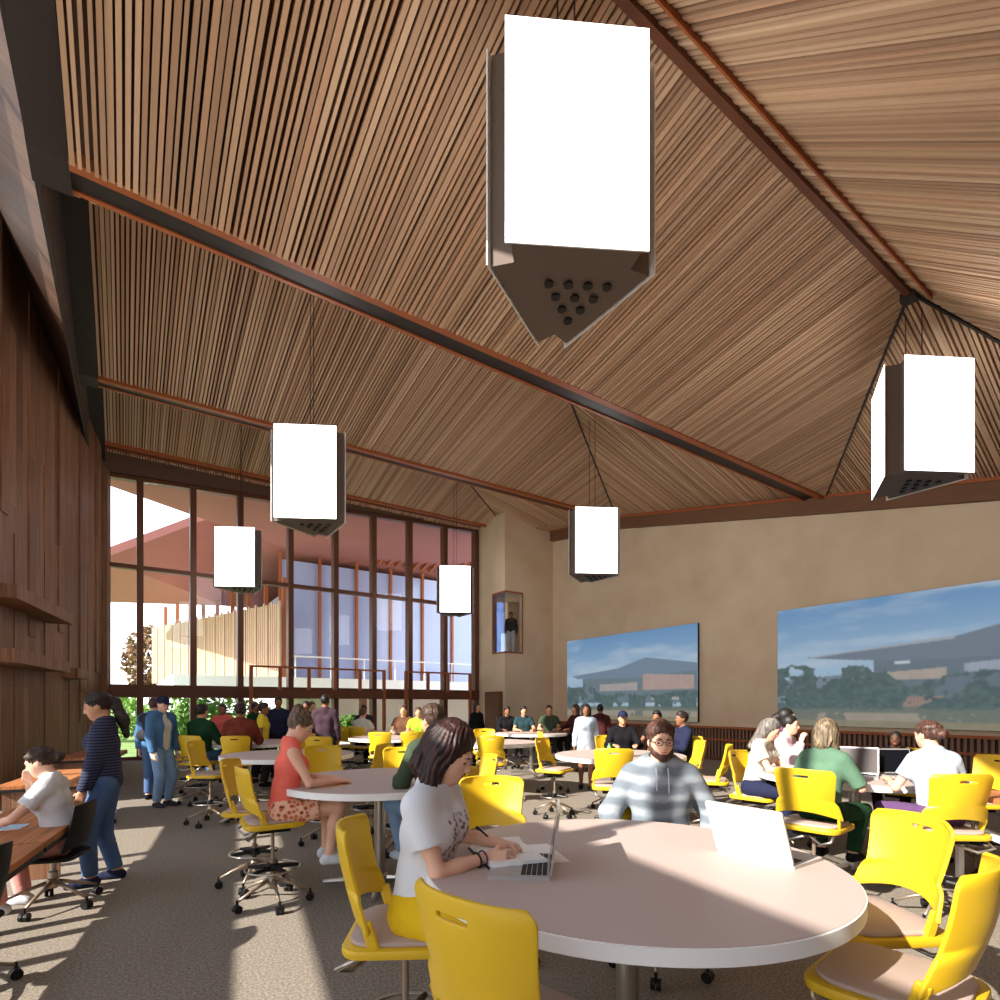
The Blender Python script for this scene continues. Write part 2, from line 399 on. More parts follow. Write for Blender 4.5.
# --- right wall, plaster, with sloping head under the eave fascia
ez = lambda b: 5.60 + (6.82-5.60)/(V1-EVc)*(b-EVc) if b < V1 else (6.82 + (8.3-6.82)/(V2-V1)*(b-V1) if b < V2 else 8.3 + .12*(b-V2))
wr = MB(); fa = MB(); ft = MB()
bs = [-3, EVc, V1, V2, 17.4, 19.5]
for b0, b1 in zip(bs[:-1], bs[1:]):
    wr.hexa([(AR, b0, 0), (AR+.3, b0, 0), (AR+.3, b1, 0), (AR, b1, 0)], [(AR, b0, ez(b0)+.1), (AR+.3, b0, ez(b0)+.1), (AR+.3, b1, ez(b1)+.1), (AR, b1, ez(b1)+.1)])
for b0, b1 in zip([-3, EVc, V1, V2], [EVc, V1, V2, 17.4]):
    fa.hexa([(AR-.16, b0, ez(b0)-.42), (AR+.02, b0, ez(b0)-.42), (AR+.02, b1, ez(b1)-.42), (AR-.16, b1, ez(b1)-.42)], [(AR-.16, b0, ez(b0)), (AR+.02, b0, ez(b0)), (AR+.02, b1, ez(b1)), (AR-.16, b1, ez(b1))])
    ft.hexa([(AR-.2, b0, ez(b0)-.05), (AR-.14, b0, ez(b0)-.05), (AR-.14, b1, ez(b1)-.05), (AR-.2, b1, ez(b1)-.05)], [(AR-.2, b0, ez(b0)+.03), (AR-.14, b0, ez(b0)+.03), (AR-.14, b1, ez(b1)+.03), (AR-.2, b1, ez(b1)+.03)])
wr.build('wall_right', M_conc, kind='structure')
fz = fa.build('trim_3', M_fascia, kind='structure'); ft.build('trim_strip', M_trim, fz)
# --- corner volume with a corner window high up
BA, BB = 12.1, 17.4
bxs = []
class BX:
    def box(s, *a): MB().box(*a).build('wall_corner', M_conc, kind='structure')
bx = BX()
bx.box(BA, AR, BB, BB+.2, 0, 3.67); bx.box(BA, AR, BB, BB+.2, 6.0, 9.2); bx.box(BA+.85, AR, BB, BB+.2, 3.67, 6.0)
bx.box(BA, BA+.2, BB+.2, 19.5, 0, 3.67); bx.box(BA, BA+.2, BB+.2, 19.5, 6.0, 9.2); bx.box(BA, BA+.2, BB+.85, 19.5, 3.67, 6.0)
bx.box(13.5, AR, 19.2, 19.45, 3.67, 6.0); bx.box(BA+.2, AR, BB+.2, 19.5, 3.5, 3.66); bx.box(BA+.2, AR, BB+.2, 19.5, 6.02, 6.2)
e = MB()
for (x0, x1, y0, y1, z0, z1) in ((BA-.02, BA+.85, BB-.02, BB+.02, 3.63, 3.69), (BA-.02, BA+.85, BB-.02, BB+.02, 5.98, 6.04), (BA+.83, BA+.87, BB-.02, BB+.02, 3.63, 6.04),
                                 (BA-.02, BA+.02, BB-.02, BB+.85, 3.63, 3.69), (BA-.02, BA+.02, BB-.02, BB+.85, 5.98, 6.04), (BA-.02, BA+.02, BB+.83, BB+.87, 3.63, 6.04)):
    e.box(x0, x1, y0, y1, z0, z1)
e = e.build('window_2', M_trim, kind='structure')
MB().box(BA+.03, BA+.83, BB+.02, BB+.03, 3.69, 5.98).build('pane', glass_mat('glass_clear'), e)
MB().box(BA+.02, BA+.03, BB+.03, BB+.83, 3.69, 5.98).build('pane', glass_mat('glass_blue', (206, 226, 250), .10), e)
MB().box(WL(-3)-.2, AR+.3, -3.2, -3.0, 0, 2.6).build('wall_sky_block', M_plank, kind='structure')  # unseen wall added behind the camera to block sky light
# --- low slatted dado in front of the right wall
wd = MB()
for k in range(int((17.0+1)/.11)):
    b = -1 + k*.11; wd.box(AR-.12, AR-.08, b, b+.055, .06, .93)
wd.build('trim_4', mat('dado_slats', (138, 104, 84), .6, noise=.2, nscale=12), kind='structure')
e = MB().box(AR-.05, AR-.01, -1, 17.0, .02, .93).build('trim_5', mat('dado_back', (92, 70, 60), .8), kind='structure')
MB().box(AR-.16, AR-.01, -1, 17.0, .93, .99).build('dado_rail', M_trim, e)
MB().box(AR-.15, AR-.01, -1, 17.0, .58, .64).build('dado_rail', M_trim, e)
MB().box(AR-.14, AR-.01, -1, 17.0, .0, .06).build('dado_rail', M_beamw, e)

# --- the glass wall
FB = 19.4
def a_at(px, b=FB):
    u = (px-500)/550; d = b/(-ST*u+CT); return (CT*u+ST)*d
HEADL, HEADR = 8.26, 8.92
hz = lambda a: HEADL + (HEADR-HEADL)*(a-AL)/(13.2-AL)
win = MB()
mx_ = [a_at(p) for p in (106, 140, 193, 240, 290, 335, 373, 409, 444, 475)]
for a in mx_:
    win.box(a-.085, a+.085, FB-.16, FB+.16, 0, hz(a)-.02)
win.hexa([(AL-.4, FB-.1, 5.60), (BA, FB-.1, 5.60), (BA, FB+.1, 5.60), (AL-.4, FB+.1, 5.60)], [(AL-.4, FB-.1, 5.72), (BA, FB-.1, 5.72), (BA, FB+.1, 5.72), (AL-.4, FB+.1, 5.72)])
win.box(AL-.4, BA, FB-.14, FB+.14, 1.84, 2.22)
win.box(AL-.4, BA, FB-.08, FB+.08, 0, .1)
win.hexa([(AL-.4, FB-.12, hz(AL-.4)-.1), (BA+.3, FB-.12, hz(BA)-.1), (BA+.3, FB+.12, hz(BA)-.1), (AL-.4, FB+.12, hz(AL-.4)-.1)], [(AL-.4, FB-.12, hz(AL-.4)-.0), (BA+.3, FB-.12, hz(BA)), (BA+.3, FB+.12, hz(BA)+.2), (AL-.4, FB+.12, hz(AL-.4)+.2)])
w1 = win.build('window_1', M_mull, kind='structure')
for a0, a1 in zip(mx_[:-1], mx_[1:]):
    for z0, z1 in ((.1, 1.84), (2.22, 5.60), (5.72, None)):
        g = MB()
        if z1: g.box(a0+.085, a1-.085, FB-.01, FB+.01, z0, z1)
        else: g.hexa([(a0+.085, FB-.01, z0), (a1-.085, FB-.01, z0), (a1-.085, FB+.01, z0), (a0+.085, FB+.01, z0)], [(a0+.085, FB-.01, hz(a0)-.1), (a1-.085, FB-.01, hz(a1)-.1), (a1-.085, FB+.01, hz(a1)-.1), (a0+.085, FB+.01, hz(a0)-.1)])
        g.build('pane', glass_mat('glass_clear'), w1)
# --- guard frames just inside the glass wall
def guard(name, pxs, full, label, b=18.75):
    e = empty(name, (a_at(pxs[0], b), b, 0)); x0 = e.location.x
    for p in pxs:
        a = a_at(p, b)-x0
        MB().box(a-.05, a+.05, -.05, .05, 0 if p in full else 1.95, 2.88).build('post', M_trim, e)
    a1 = a_at(pxs[-1], b)-x0
    MB().box(.05, a1-.05, -.04, .04, 2.82, 2.88).build('top_rail', M_trim, e)
    MB().box(.05, a1-.05, -.06, .06, 1.85, 2.12).build('bottom_rail', M_beamw, e)
    tag(e, label, 'railing')
guard('guard_frame', (251, 280, 309, 335, 360, 384), (251, 384), 'long copper coloured guard frame in front of the glass wall, left of the two')
guard('guard_frame', (406, 428, 448, 470), (406, 470), 'short copper coloured guard frame beside the corner pillar, right of the two')

# --- door in the corner volume's left face
dd = MB().box(BA-.05, BA+.02, 17.55, 18.75, 0, 2.15).build('door_1', M_beamw, kind='structure')
MB().box(BA-.07, BA-.05, 17.7, 18.6, .05, 2.05).build('door_leaf', M_fascia, dd)
MB().tube([(BA-.11, 17.8, .95), (BA-.11, 17.8, 1.15)], .012).build('door_handle', M_chrome, dd)
# ================================================================== OUTSIDE THE GLASS
M_grass = ramp_mat('lawn', [(98, 124, 66), (126, 150, 86), (150, 170, 108)], scale=3, rough=.95, detail=8)
M_pave = mat('pale_paving', (214, 204, 192), .9, noise=.08, nscale=2)
M_soff = mat('red_brown_soffit', (158, 100, 90), .7, noise=.1, nscale=.6)
MB().box(-40, 90, 19.56, 120, -.2, -.05).build('ground_lawn', M_grass, kind='structure')
MB().box(7, 60, 19.56, 60, -.05, -.01).build('ground_paving', M_pave, kind='structure')
def slab(poly, th):
    poly = [Vector(p) for p in poly]; n = len(poly)
    return MB().add(poly + [p+Vector((0, 0, th)) for p in poly], [tuple(range(n)), tuple(range(n, 2*n))[::-1]] + [(i, n+i, n+(i+1) % n, (i+1) % n) for i in range(n)])
e = slab([(-1.2, 19.6, 8.3), (-1.0, 20.3, 8.35), (14, 34, 9.6), (16, 19.6, 9.1)], .35).build('roof_overhang', M_soff, kind='structure')
# --- the neighbouring building
nb = empty('neighbour_building', (6, 26.8, 0)); tag(nb, 'two storey building with folded brown roof seen through the glass wall', 'building')
def npart(name, mb, m, parent=None):
    o = mb.build(name, m, parent or nb)
    if not parent: o.matrix_parent_inverse = Matrix.Translation((-6, -26.8, 0))
    return o
npart('roof', slab([(-.7, 26.1, 7.25), (3.3, 26, 9.7), (4.6, 34, 7.15), (-1, 38, 7.4)], .35).add(*(lambda m: (m.v, m.f))(slab([(3.3, 26, 9.7), (40, 26, 9.7), (40, 34, 7.15), (4.6, 34, 7.15)], .35))), M_soff)
sl = MB()
for k in range(44): sl.hexa([(11+k*.5, 26.1, 9.45), (11.1+k*.5, 26.1, 9.45), (11.1+k*.5, 27.6, 8.98), (11+k*.5, 27.6, 8.98)], [(11+k*.5, 26.1, 9.62), (11.1+k*.5, 26.1, 9.62), (11.1+k*.5, 27.6, 9.2), (11+k*.5, 27.6, 9.2)])
npart('soffit_batten', sl, M_trim)['kind'] = 'stuff'
npart('floor_slab', MB().box(1.6, 40, 25.4, 44, 2.4, 2.85), M_white)
npart('ground_storey', MB().box(9.5, 40, 31, 44, 0, 2.4), mat('pale_render', (222, 210, 194), .8))
npart('glazing', MB().box(6.2, 40, 28.0, 28.06, 2.85, 8.7), mat('blue_glazing', (172, 186, 226), .12, spec=.8, coat=.5))
fr = MB()
for k in range(13):
    a = 6.2+k*1.9; fr.box(a-.06, a+.06, 27.86, 28.0, 2.85, 9.0)
npart('mullion_frame', fr, M_trim)
npart('wall', MB().box(6.4, 40, 28.1, 44, 2.85, 7.1), mat('lavender_interior', (196, 196, 214), .8))
sc = MB(); cc = (6.0, 26.8); ff = (1.4, 40.2)
dv = Vector((ff[0]-cc[0], ff[1]-cc[1], 0)); L = dv.length; dv /= L; nv = Vector((-dv.y, dv.x, 0))
if nv.x > 0: nv = -nv
for k in range(int(L/.17)):
    p = Vector((*cc, 0)) + dv*(k*.17)
    hh = 6.35 + (.12 if k % 4 == 0 else 0); w = dv*.13; t = nv*(.09 if k % 6 == 0 else .05)
    sc.hexa([p+Vector((0,0,2.95)), p+w+Vector((0,0,2.95)), p+w+t+Vector((0,0,2.95)), p+t+Vector((0,0,2.95))], [p+Vector((0,0,hh)), p+w+Vector((0,0,hh)), p+w+t+Vector((0,0,hh)), p+t+Vector((0,0,hh))])
npart('screen_back', MB().hexa([(5.75, 27.0, 2.95), (5.9, 27.0, 2.95), (1.35, 40.2, 2.95), (1.2, 40.2, 2.95)], [(5.75, 27.0, 6.2), (5.9, 27.0, 6.2), (1.35, 40.2, 6.2), (1.2, 40.2, 6.2)]).v and MB().hexa([(5.95, 27.0, 2.95), (6.1, 27.0, 2.95), (1.6, 40.2, 2.95), (1.45, 40.2, 2.95)], [(5.95, 27.0, 6.2), (6.1, 27.0, 6.2), (1.6, 40.2, 6.2), (1.45, 40.2, 6.2)]), mat('screen_backing', (150, 122, 98), .8))
npart('timber_screen', sc, mat('pale_timber_screen', (190, 160, 130), .7, noise=.12, nscale=1.2))
po = MB()
for k in range(9):
    p = Vector((*cc, 0)) + dv*(.2+k*1.6) - nv*.3
    po.box(p.x-.09, p.x+.09, p.y-.09, p.y+.09, 2.85, 7.6)
npart('post', po, M_trim)
ra = MB()
for k in range(21): ra.box(6.3+k*1.6, 6.34+k*1.6, 25.5, 25.54, 2.85, 3.8)
ra.box(6, 40, 25.48, 25.56, 3.78, 3.84)
npart('balustrade', ra, M_white)
lo = MB()
for k in range(6): lo.box(9.6+k*4.5, 9.9+k*4.5, 26.2, 26.5, 0, 2.4)
npart('column', lo, M_beamw)

def leaf_mass(c, r, n, size, seed, flat=1.0):
    rg = np.random.default_rng(seed); mb = MB()
    for _ in range(n):
        d = rg.normal(size=3); d /= np.linalg.norm(d); q = np.array(c) + d*np.array(r)*rg.uniform(.35, 1)**.6
        a = rg.normal(size=3); a /= np.linalg.norm(a); b = np.cross(a, rg.normal(size=3)); b /= np.linalg.norm(b)
        s = size*rg.uniform(.6, 1.3)
        mb.add([q-a*s, q-b*s*.5, q+a*s, q+b*s*.5], [(0, 1, 2, 3)])
    return mb
def plant(name, label, pos, h, r, m, seed, trunk=.0, n=700, group=None, cat='shrub', leaf=.16):
    e = empty(name, pos); tag(e, label, cat, group)
    if trunk:
        MB().tube([(0, 0, 0), (.05, 0, trunk*.5), (0, .05, trunk+.4*h)], [.16, .12, .05]).build('trunk', mat('bark', (86, 66, 52), .9), e)
    else:
        MB().tube([(0, 0, 0), (.02, .02, h*.6)], [.04, .02]).build('trunk', mat('bark', (86, 66, 52), .9), e)
    leaf_mass((0, 0, trunk+h/2), (r, r, h/2), n, leaf, seed).build('foliage', m, e)
M_leafr = ramp_mat('russet_leaves', [(96, 74, 52), (128, 92, 64), (110, 110, 62)], scale=2)
M_leafg = ramp_mat('green_leaves', [(88, 128, 48), (126, 164, 74), (160, 190, 100)], scale=2)
M_leafd = ramp_mat('deep_green_leaves', [(52, 84, 40), (78, 112, 52), (110, 140, 70)], scale=2)
plant('russet_tree', 'russet leaved tree standing beside the pale timber screen outside', P(-26.5, 42, -.05), 5.6, 2.0, M_leafr, 1, trunk=2.2, n=1600, cat='tree', leaf=.24)
for i, (px, d, h, r, m, lb) in enumerate(((112, 25, 2.3, 1.5, M_leafg, 'light green shrub outside the glass, leftmost beside the boarded wall'), (172, 29, 2.3, 1.7, M_leafg, 'light green shrub outside the glass, behind the man in the cap'),
                                          (203, 24, 2.0, 1.2, M_leafd, 'deep green shrub outside the glass, behind the green sweater sitter'), (238, 34, 2.4, 2.0, M_leafg, 'light green shrub outside the glass, behind the coral shirted sitter'),
                                          (350, 24.5, 1.2, .7, M_leafd, 'deep green planter shrub outside on the paved court'), (438, 26, 1.2, .7, M_leafd, 'deep green shrub outside on the court behind the short guard frame'))):
    plant('garden_shrub', lb, PX(px, d, -.05), h, r, m, 10+i)

# ================================================================== WALL SCREENS (the pictures they show)
def vnoise(x, y, seed, oct=4):
    out = np.zeros_like(x); amp = 1; tot = 0
    for o in range(oct):
        rg = np.random.default_rng(seed+o); g = rg.random((64, 64))
        xi = np.floor(x).astype(int); yi = np.floor(y).astype(int); fx = x-xi; fy = y-yi
        fx = fx*fx*(3-2*fx); fy = fy*fy*(3-2*fy)
        a = g[xi % 64, yi % 64]*(1-fx)+g[(xi+1) % 64, yi % 64]*fx; b = g[xi % 64, (yi+1) % 64]*(1-fx)+g[(xi+1) % 64, (yi+1) % 64]*fx
        out += amp*(a*(1-fy)+b*fy); tot += amp; amp *= .5; x = x*2.03; y = y*2.03
    return out/tot
def inpoly(u, v, poly):
    r = np.zeros(u.shape, bool); n = len(poly)
    for i in range(n):
        (x0, y0), (x1, y1) = poly[i], poly[(i+1) % n]
        c = ((y0 > v) != (y1 > v)) & (u < (x1-x0)*(v-y0)/(y1-y0+1e-9)+x0); r ^= c
    return r
def wall_screen(label, b0, b1, z0, z1, roof, under, bands, treeline, seed, ncloud=(.7, .4)):
    e = empty('wall_screen', (AR-.10, (b0+b1)/2, z0)); tag(e, label, 'screen')
    W = abs(b0-b1); H = z1-z0
    MB().box(0, .07, -W/2, W/2, 0, H).build('housing', mat('screen_edge', (40, 42, 46), .6), e)
    nu, nv = 460, 230
    U, V = np.meshgrid(np.linspace(0, 1, nu), np.linspace(0, 1, nv), indexing='ij')
    C = np.zeros((nu, nv, 3)); cl = lambda c: np.array(c, float)
    t = np.clip(V/.5, 0, 1)[..., None]
    C[:] = cl((84, 136, 190))*(1-t) + cl((152, 186, 214))*t
    nz = vnoise(U*4+seed, V*9, seed); k = np.clip((nz-.45)*3, 0, 1)[..., None]*.65; C = C*(1-k)+cl((188, 204, 220))*k
    nt = vnoise(U*16, V*9, seed+5); nt2 = vnoise(U*60, V*40, seed+9)
    hill = inpoly(U, V, [(0, .62), (.3, .58), (.6, .6), (1, .56), (1, .8), (0, .8)]); C[hill] = cl((104, 124, 140))
    sh = (nt2*18-9)[..., None]
    for pl, c in under: m = inpoly(U, V, pl); C[m] = cl(c)+sh[m]*.7
    for pl, c in roof: m = inpoly(U, V, pl); C[m] = cl(c)+sh[m]*.3
    for pl, c in bands:
        m = inpoly(U, V, pl); C[m] = cl(c)+sh[m]
        mm = m & ((U*90 % 1) < .3); C[mm] -= 14
    gz = V > .84; C[gz] = (cl((96, 106, 96))+sh[gz])
    g2 = (V > .89) & (nt < .55); C[g2] = cl((150, 140, 124))+sh[g2]
    g3 = (V > .95); C[g3] = cl((128, 122, 96))+sh[g3]
    tl = np.interp(U, [p[0] for p in treeline], [p[1] for p in treeline]) + (nt-.5)*.16
    m = (V > tl) & (V < .86+(nt2-.5)*.06) & (nt > .36)
    C[m] = (cl((62, 86, 88))+(nt2*44-22)[..., None]*cl((.9, 1, .85)))[m]
    for _ in range(2):
        C[1:-1] = (C[:-2]+2*C[1:-1]+C[2:])/4; C[:, 1:-1] = (C[:, :-2]+2*C[:, 1:-1]+C[:, 2:])/4
    C = C*.80+36
    vs = [(-.004, W/2-u*W, H-v*H) for u, v in zip(U.ravel(), V.ravel())]
    fs = [(i*nv+j, i*nv+j+1, (i+1)*nv+j+1, (i+1)*nv+j) for i in range(nu-1) for j in range(nv-1)]
    o = MB().add(vs, fs).build('picture', vcol_mat('screen_picture', .5, emit=.85), e)
    a = o.data.color_attributes.new('tone', 'FLOAT_COLOR', 'POINT')
    L = np.clip(C.reshape(-1, 3), 0, 255)/255; L = np.where(L <= .04045, L/12.92, ((L+.055)/1.055)**2.4)
    a.data.foreach_set('color', np.concatenate([L, np.ones((len(L), 1))], 1).astype(np.float32).ravel())
wall_screen('smaller looking wall screen, left of the two, showing a wide roofed building under blue sky', 16.4, 10.43, 1.1, 4.12,
            roof=[([(.05, .46), (.45, .40), (.66, .30), (1, .40), (1, .47), (.6, .52), (.1, .50)], (100, 124, 148))],
            under=[([(.15, .5), (.6, .5), (1, .46), (1, .8), (.15, .8)], (92, 112, 124))],
            bands=[([(.30, .58), (.6, .57), (.6, .66), (.3, .66)], (166, 158, 158)), ([(.64, .48), (.98, .52), (.98, .66), (.64, .66)], (176, 150, 142)), ([(.7, .74), (.95, .74), (.95, .77), (.7, .77)], (170, 170, 170))],
            treeline=[(0, .6), (.2, .58), (.3, .68), (.6, .72), (1, .68)], seed=3)
wall_screen('larger looking wall screen at the right edge, showing a long low roof among trees', 7.95, 1.95, 1.1, 4.12,
            roof=[([(.12, .43), (.62, .355), (.9, .22), (1, .22), (1, .46), (.8, .50), (.5, .5), (.3, .47)], (96, 112, 130)), ([(.14, .425), (.62, .345), (.64, .365), (.3, .41), (.14, .44)], (150, 160, 172))],
            under=[([(.38, .48), (1, .44), (1, .8), (.38, .8)], (86, 104, 118))],
            bands=[([(.42, .58), (.61, .56), (.61, .64), (.42, .64)], (170, 158, 146)), ([(.45, .5), (.5, .5), (.5, .52), (.45, .52)], (200, 210, 220)), ([(.66, .54), (.78, .52), (.78, .6), (.66, .6)], (150, 160, 180)), ([(.33, .78), (.6, .76), (.6, .84), (.33, .84)], (146, 124, 114)), ([(.77, .44), (1, .42), (1, .62), (.77, .62)], (176, 152, 134))],
            treeline=[(0, .5), (.12, .49), (.2, .6), (.3, .52), (.4, .56), (.5, .68), (.62, .62), (.75, .6), (1, .58)], seed=21)

# ================================================================== PENDANT LAMPS
def pendant(a, b, ztop, label):
    Z0 = 4.82 if b < 5 else 4.76
    e = empty('pendant_lamp', (a, b, Z0)); tag(e, label, 'lamp', 'triangular lantern pendants')
    R, n, H = .843, .22, 1.57
    V = [Vector((R*math.cos(t), R*math.sin(t), 0)) for t in (math.pi, -math.pi/3, math.pi/3)]
    poly = []
    for i in range(3):
        v, nx, pv = V[i], V[(i+1) % 3], V[i-1]
        dn = (nx-v).normalized(); dp = (pv-v).normalized()
        poly += [v+dp*(n+.03), v-v.normalized()*.33, v+dn*(n+.03)]
        nrm = Vector((dn.y, -dn.x, 0))
        if nrm.dot(v) < 0: nrm = -nrm
        p, q = v+dn*n, nx-dn*n
        s = MB().hexa([p, p+nrm*.012, q+nrm*.012, q], [c+Vector((0, 0, H)) for c in (p, p+nrm*.012, q+nrm*.012, q)])
        so_p = s.build('light_panel', M_lamp, e); so_p.data.materials.append(M_white)
        for pl in so_p.data.polygons:
            pl.material_index = 0 if pl.normal.dot(nrm) > .9 else 1
    body = MB().prism([(p.x*.97, p.y*.97) for p in poly], .012, H-.012)
    bo = body.build('housing', M_lampbody, e)
    # ten small downlights in a 4-3-2-1 triangle
    for r in range(4):
        for c in range(4-r):
            x = .22 - r*.13; y = (c-(3-r)/2)*.15
            MB().lathe([(.036, -.012), (.036, .0), (.028, .01), (.02, .012)], 12, (x, y, .0)).build('downlight', M_black, bo)
    for s in (-.1, .1):
        MB().tube([(0, s, H-.02), (0, s, ztop-Z0)], .007, 6).build('cable', M_dark, e)
    return e
for (a, b, zt, lb) in ((2.83, 3.24, ZR0-.1, 'biggest looking white triangular lantern, hanging at the top centre'),
                       (9.43, 3.2, 7.3, 'white lantern at the right edge hanging from the end of the ridge'),
                       (2.72, 9.85, ZR1-.05, 'white lantern left of centre hanging in front of the glass wall top'),
                       (9.5, 9.9, 8.7, 'white lantern hanging in front of the plaster wall, above the left screen'),
                       (2.62, 16.35, ZR2-.05, 'white lantern hanging before the glass, furthest left'),
                       (9.45, 16.6, 9.3, 'smallest looking white lantern, before the right end of the glass wall')):
    pendant(a, b, zt, lb)

# ================================================================== FURNITURE
def star_base(e, r=.29, m=None, hub=.16, rise=.055, phase=0.):
    m = m or M_chrome
    base = MB().lathe([(.035, hub-.05), (.045, hub-.02), (.04, hub+.03)], 16)
    for k in range(5):
        t = phase+2*math.pi*k/5; c, s = math.cos(t), math.sin(t)
        base.tube([(c*.02, s*.02, hub), (c*r*.6, s*r*.6, hub*.42+.085*.58+.008), (c*r, s*r, .085)], [.018, .013, .010], 8)
    base.build('star_base', m, e, smooth=True)
    for k in range(5):
        t = phase+2*math.pi*k/5; c, s = math.cos(t), math.sin(t); tx, ty = -s, c
        w = MB()
        for sgn in (-1, 1):
            cx, cy = c*r+tx*.017*sgn, s*r+ty*.017*sgn
            w.tube([(cx-tx*.012, cy-ty*.012, .032), (cx+tx*.012, cy+ty*.012, .032)], .032, 14)
        w.tube([(c*r, s*r, .04), (c*r, s*r, .10)], .010, 8)
        w.build('caster', M_black, e)
def seat_back(name, m, e, z0, z1, hw, rise_arch, lean, y0, curve, slot=True, th=.016):
    """curved shell: hw(v) half width, arched lower edge, slot handle"""
    nu, nv = 24, 22; us = np.linspace(-1, 1, nu+1); vs = np.linspace(0, 1, nv+1)
    mb = MB()
    for v in vs:
        for u in us:
            h = hw(v)
            # rounded top corners
            zz = z0 + (z1-z0)*v + rise_arch*(1-u*u)*(1-v)**2 - .012*u*u*v
            yy = y0 - lean*v**1.4 + curve*(abs(u)**2.2)*(1.0 - .25*v) - .02*math.sin(v*math.pi)
            mb.v.append((u*h, yy, zz))
    for j in range(nv):
        for i in range(nu):
            if slot and j == nv-4 and 9 <= i < 15: continue
            a = j*(nu+1)+i; mb.f.append((a, a+1, a+nu+2, a+nu+1))
    o = mb.build(name, m, e)
    bake(o, [('SOLIDIFY', dict(thickness=th, offset=0)), ('BEVEL', dict(width=.004, segments=2, limit_method='ANGLE')), ('SUBSURF', dict(levels=1, render_levels=1))])
    o.data.polygons.foreach_set('use_smooth', [True]*len(o.data.polygons))
    return o
def make_stool():
    e = empty('swivel_stool')
    def hw(v):
        if v < .30: w = .245 - .02*(v/.30)
        elif v < .36: w = .225 - .027*(v-.30)/.06
        else: w = .198 + .030*((v-.36)/.64)
        if v > .90: w *= math.sqrt(max(.0, 1-((v-.90)/.10)**2*.30))
        return w
    seat_back('backrest', M_yellow, e, .745, 1.135, hw, .055, .07, -.205, .095)
    s = MB().prism(rrect(.48, .46, .09), .645, .685).build('seat', M_yellow, e, bevel=.012); smooth_angle(s)
    for sx in (-1, 1):
        MB().bar((sx*.212, -.09, .665), (sx*.222, -.125, .79), .022, .045, (0, 1, 0)).build('back_arm', M_yellow, e, bevel=.008)
    p = MB().prism(rrect(.43, .41, .10), .684, .705).build('seat_pad', M_pad, e, bevel=.010); smooth_angle(p)
    MB().tube([(-.19, -.12, .66), (-.2, -.24, .60), (-.12, -.20, .56), (0, -.1, .60), (.12, -.20, .56), (.2, -.24, .60), (.19, -.12, .66)], .011, 8).build('seat_bracket', M_chrome, e, smooth=True)
    MB().box(-.12, .12, -.12, .12, .595, .646).build('tilt_housing', M_black, e, bevel=.01)
    MB().lathe([(.024, .12), (.024, .36), (.014, .37), (.014, .60)], 14).build('gas_column', M_tan, e, smooth=False)
    ring = [(.21*math.cos(2*math.pi*k/28), .21*math.sin(2*math.pi*k/28), .29) for k in range(28)]
    rg = MB().tube(ring, .008, 8, close=True).build('foot_ring', M_chrome, e, smooth=True)
    sp = MB().lathe([(.045, .27), (.05, .29), (.045, .33)], 14)
    for k in range(5):
        t = .3+2*math.pi*k/5; sp.tube([(0, 0, .30), (.205*math.cos(t), .205*math.sin(t), .29)], [.024, .014], 8)
    sp.build('spokes', M_black, rg)
    star_base(e, m=M_tan, hub=.20)
    return e
STOOL = make_stool(); _used = [False]
def stool(X, Y, fx, fy, label, turn=0.):
    e = STOOL if not _used[0] else copy_tree(STOOL)
    _used[0] = True
    e.location = P(X, Y); e.rotation_euler = (0, 0, ANG(fx, fy)); tag(e, label, 'chair', 'yellow swivel stools')
    return e
def make_desk_chair():
    e = empty('desk_chair')
    seat_back('backrest', M_black, e, .46, .84, lambda v: .215-.02*v, .03, .07, -.2, .06, slot=False)
    smooth_angle(MB().prism(rrect(.44, .42, .08), .395, .425).build('seat', M_black, e, bevel=.012))
    MB().bar((0, -.1, .40), (0, -.21, .50), .12, .02, (0, 1, 0)).build('back_arm', M_black, e)
    MB().lathe([(.035, .17), (.035, .28), (.022, .29), (.022, .40)], 14).build('gas_column', M_chrome, e)
    star_base(e, r=.32, m=mat('tan_metal', (168, 150, 132), .35, metal=.6), hub=.2, phase=.5)
    return e
DCH = make_desk_chair(); _ud = [False]
def desk_chair(pos, rz, label):
    e = DCH if not _ud[0] else copy_tree(DCH)
    _ud[0] = True; e.location = pos; e.rotation_euler = (0, 0, rz); tag(e, label, 'chair', 'black desk chairs')
def make_table():
    e = empty('round_table'); R = .86
    t = MB().lathe([(R-.006, .945), (R-.006, .951)], 96).build('tabletop', M_top, e)
    MB().lathe([(R-.02, .892), (R, .897), (R, .947), (R-.006, .949)], 96).build('edge_band', M_white, t)
    smooth_angle(t.children[0], 40)
    MB().lathe([(.25, .875), (.25, .893)], 32).build('top_plate', M_dark, e)
    MB().lathe([(.05, .05), (.05, .88)], 24).build('column', M_chrome, e)
    f = MB().lathe([(.07, .03), (.07, .09)], 20)
    for k in range(4):
        a = math.pi/4+k*math.pi/2; f.tube([(0, 0, .06), (.5*math.cos(a), .5*math.sin(a), .035)], [.035, .02], 8)
    f.build('foot', M_chrome, e)
    return e
TABLE = make_table(); _ut = [False]
def table(X, Y, label):
    e = TABLE if not _ut[0] else copy_tree(TABLE)
    _ut[0] = True; e.location = P(X, Y); e.rotation_euler = (0, 0, .3); tag(e, label, 'table', 'white round tables')
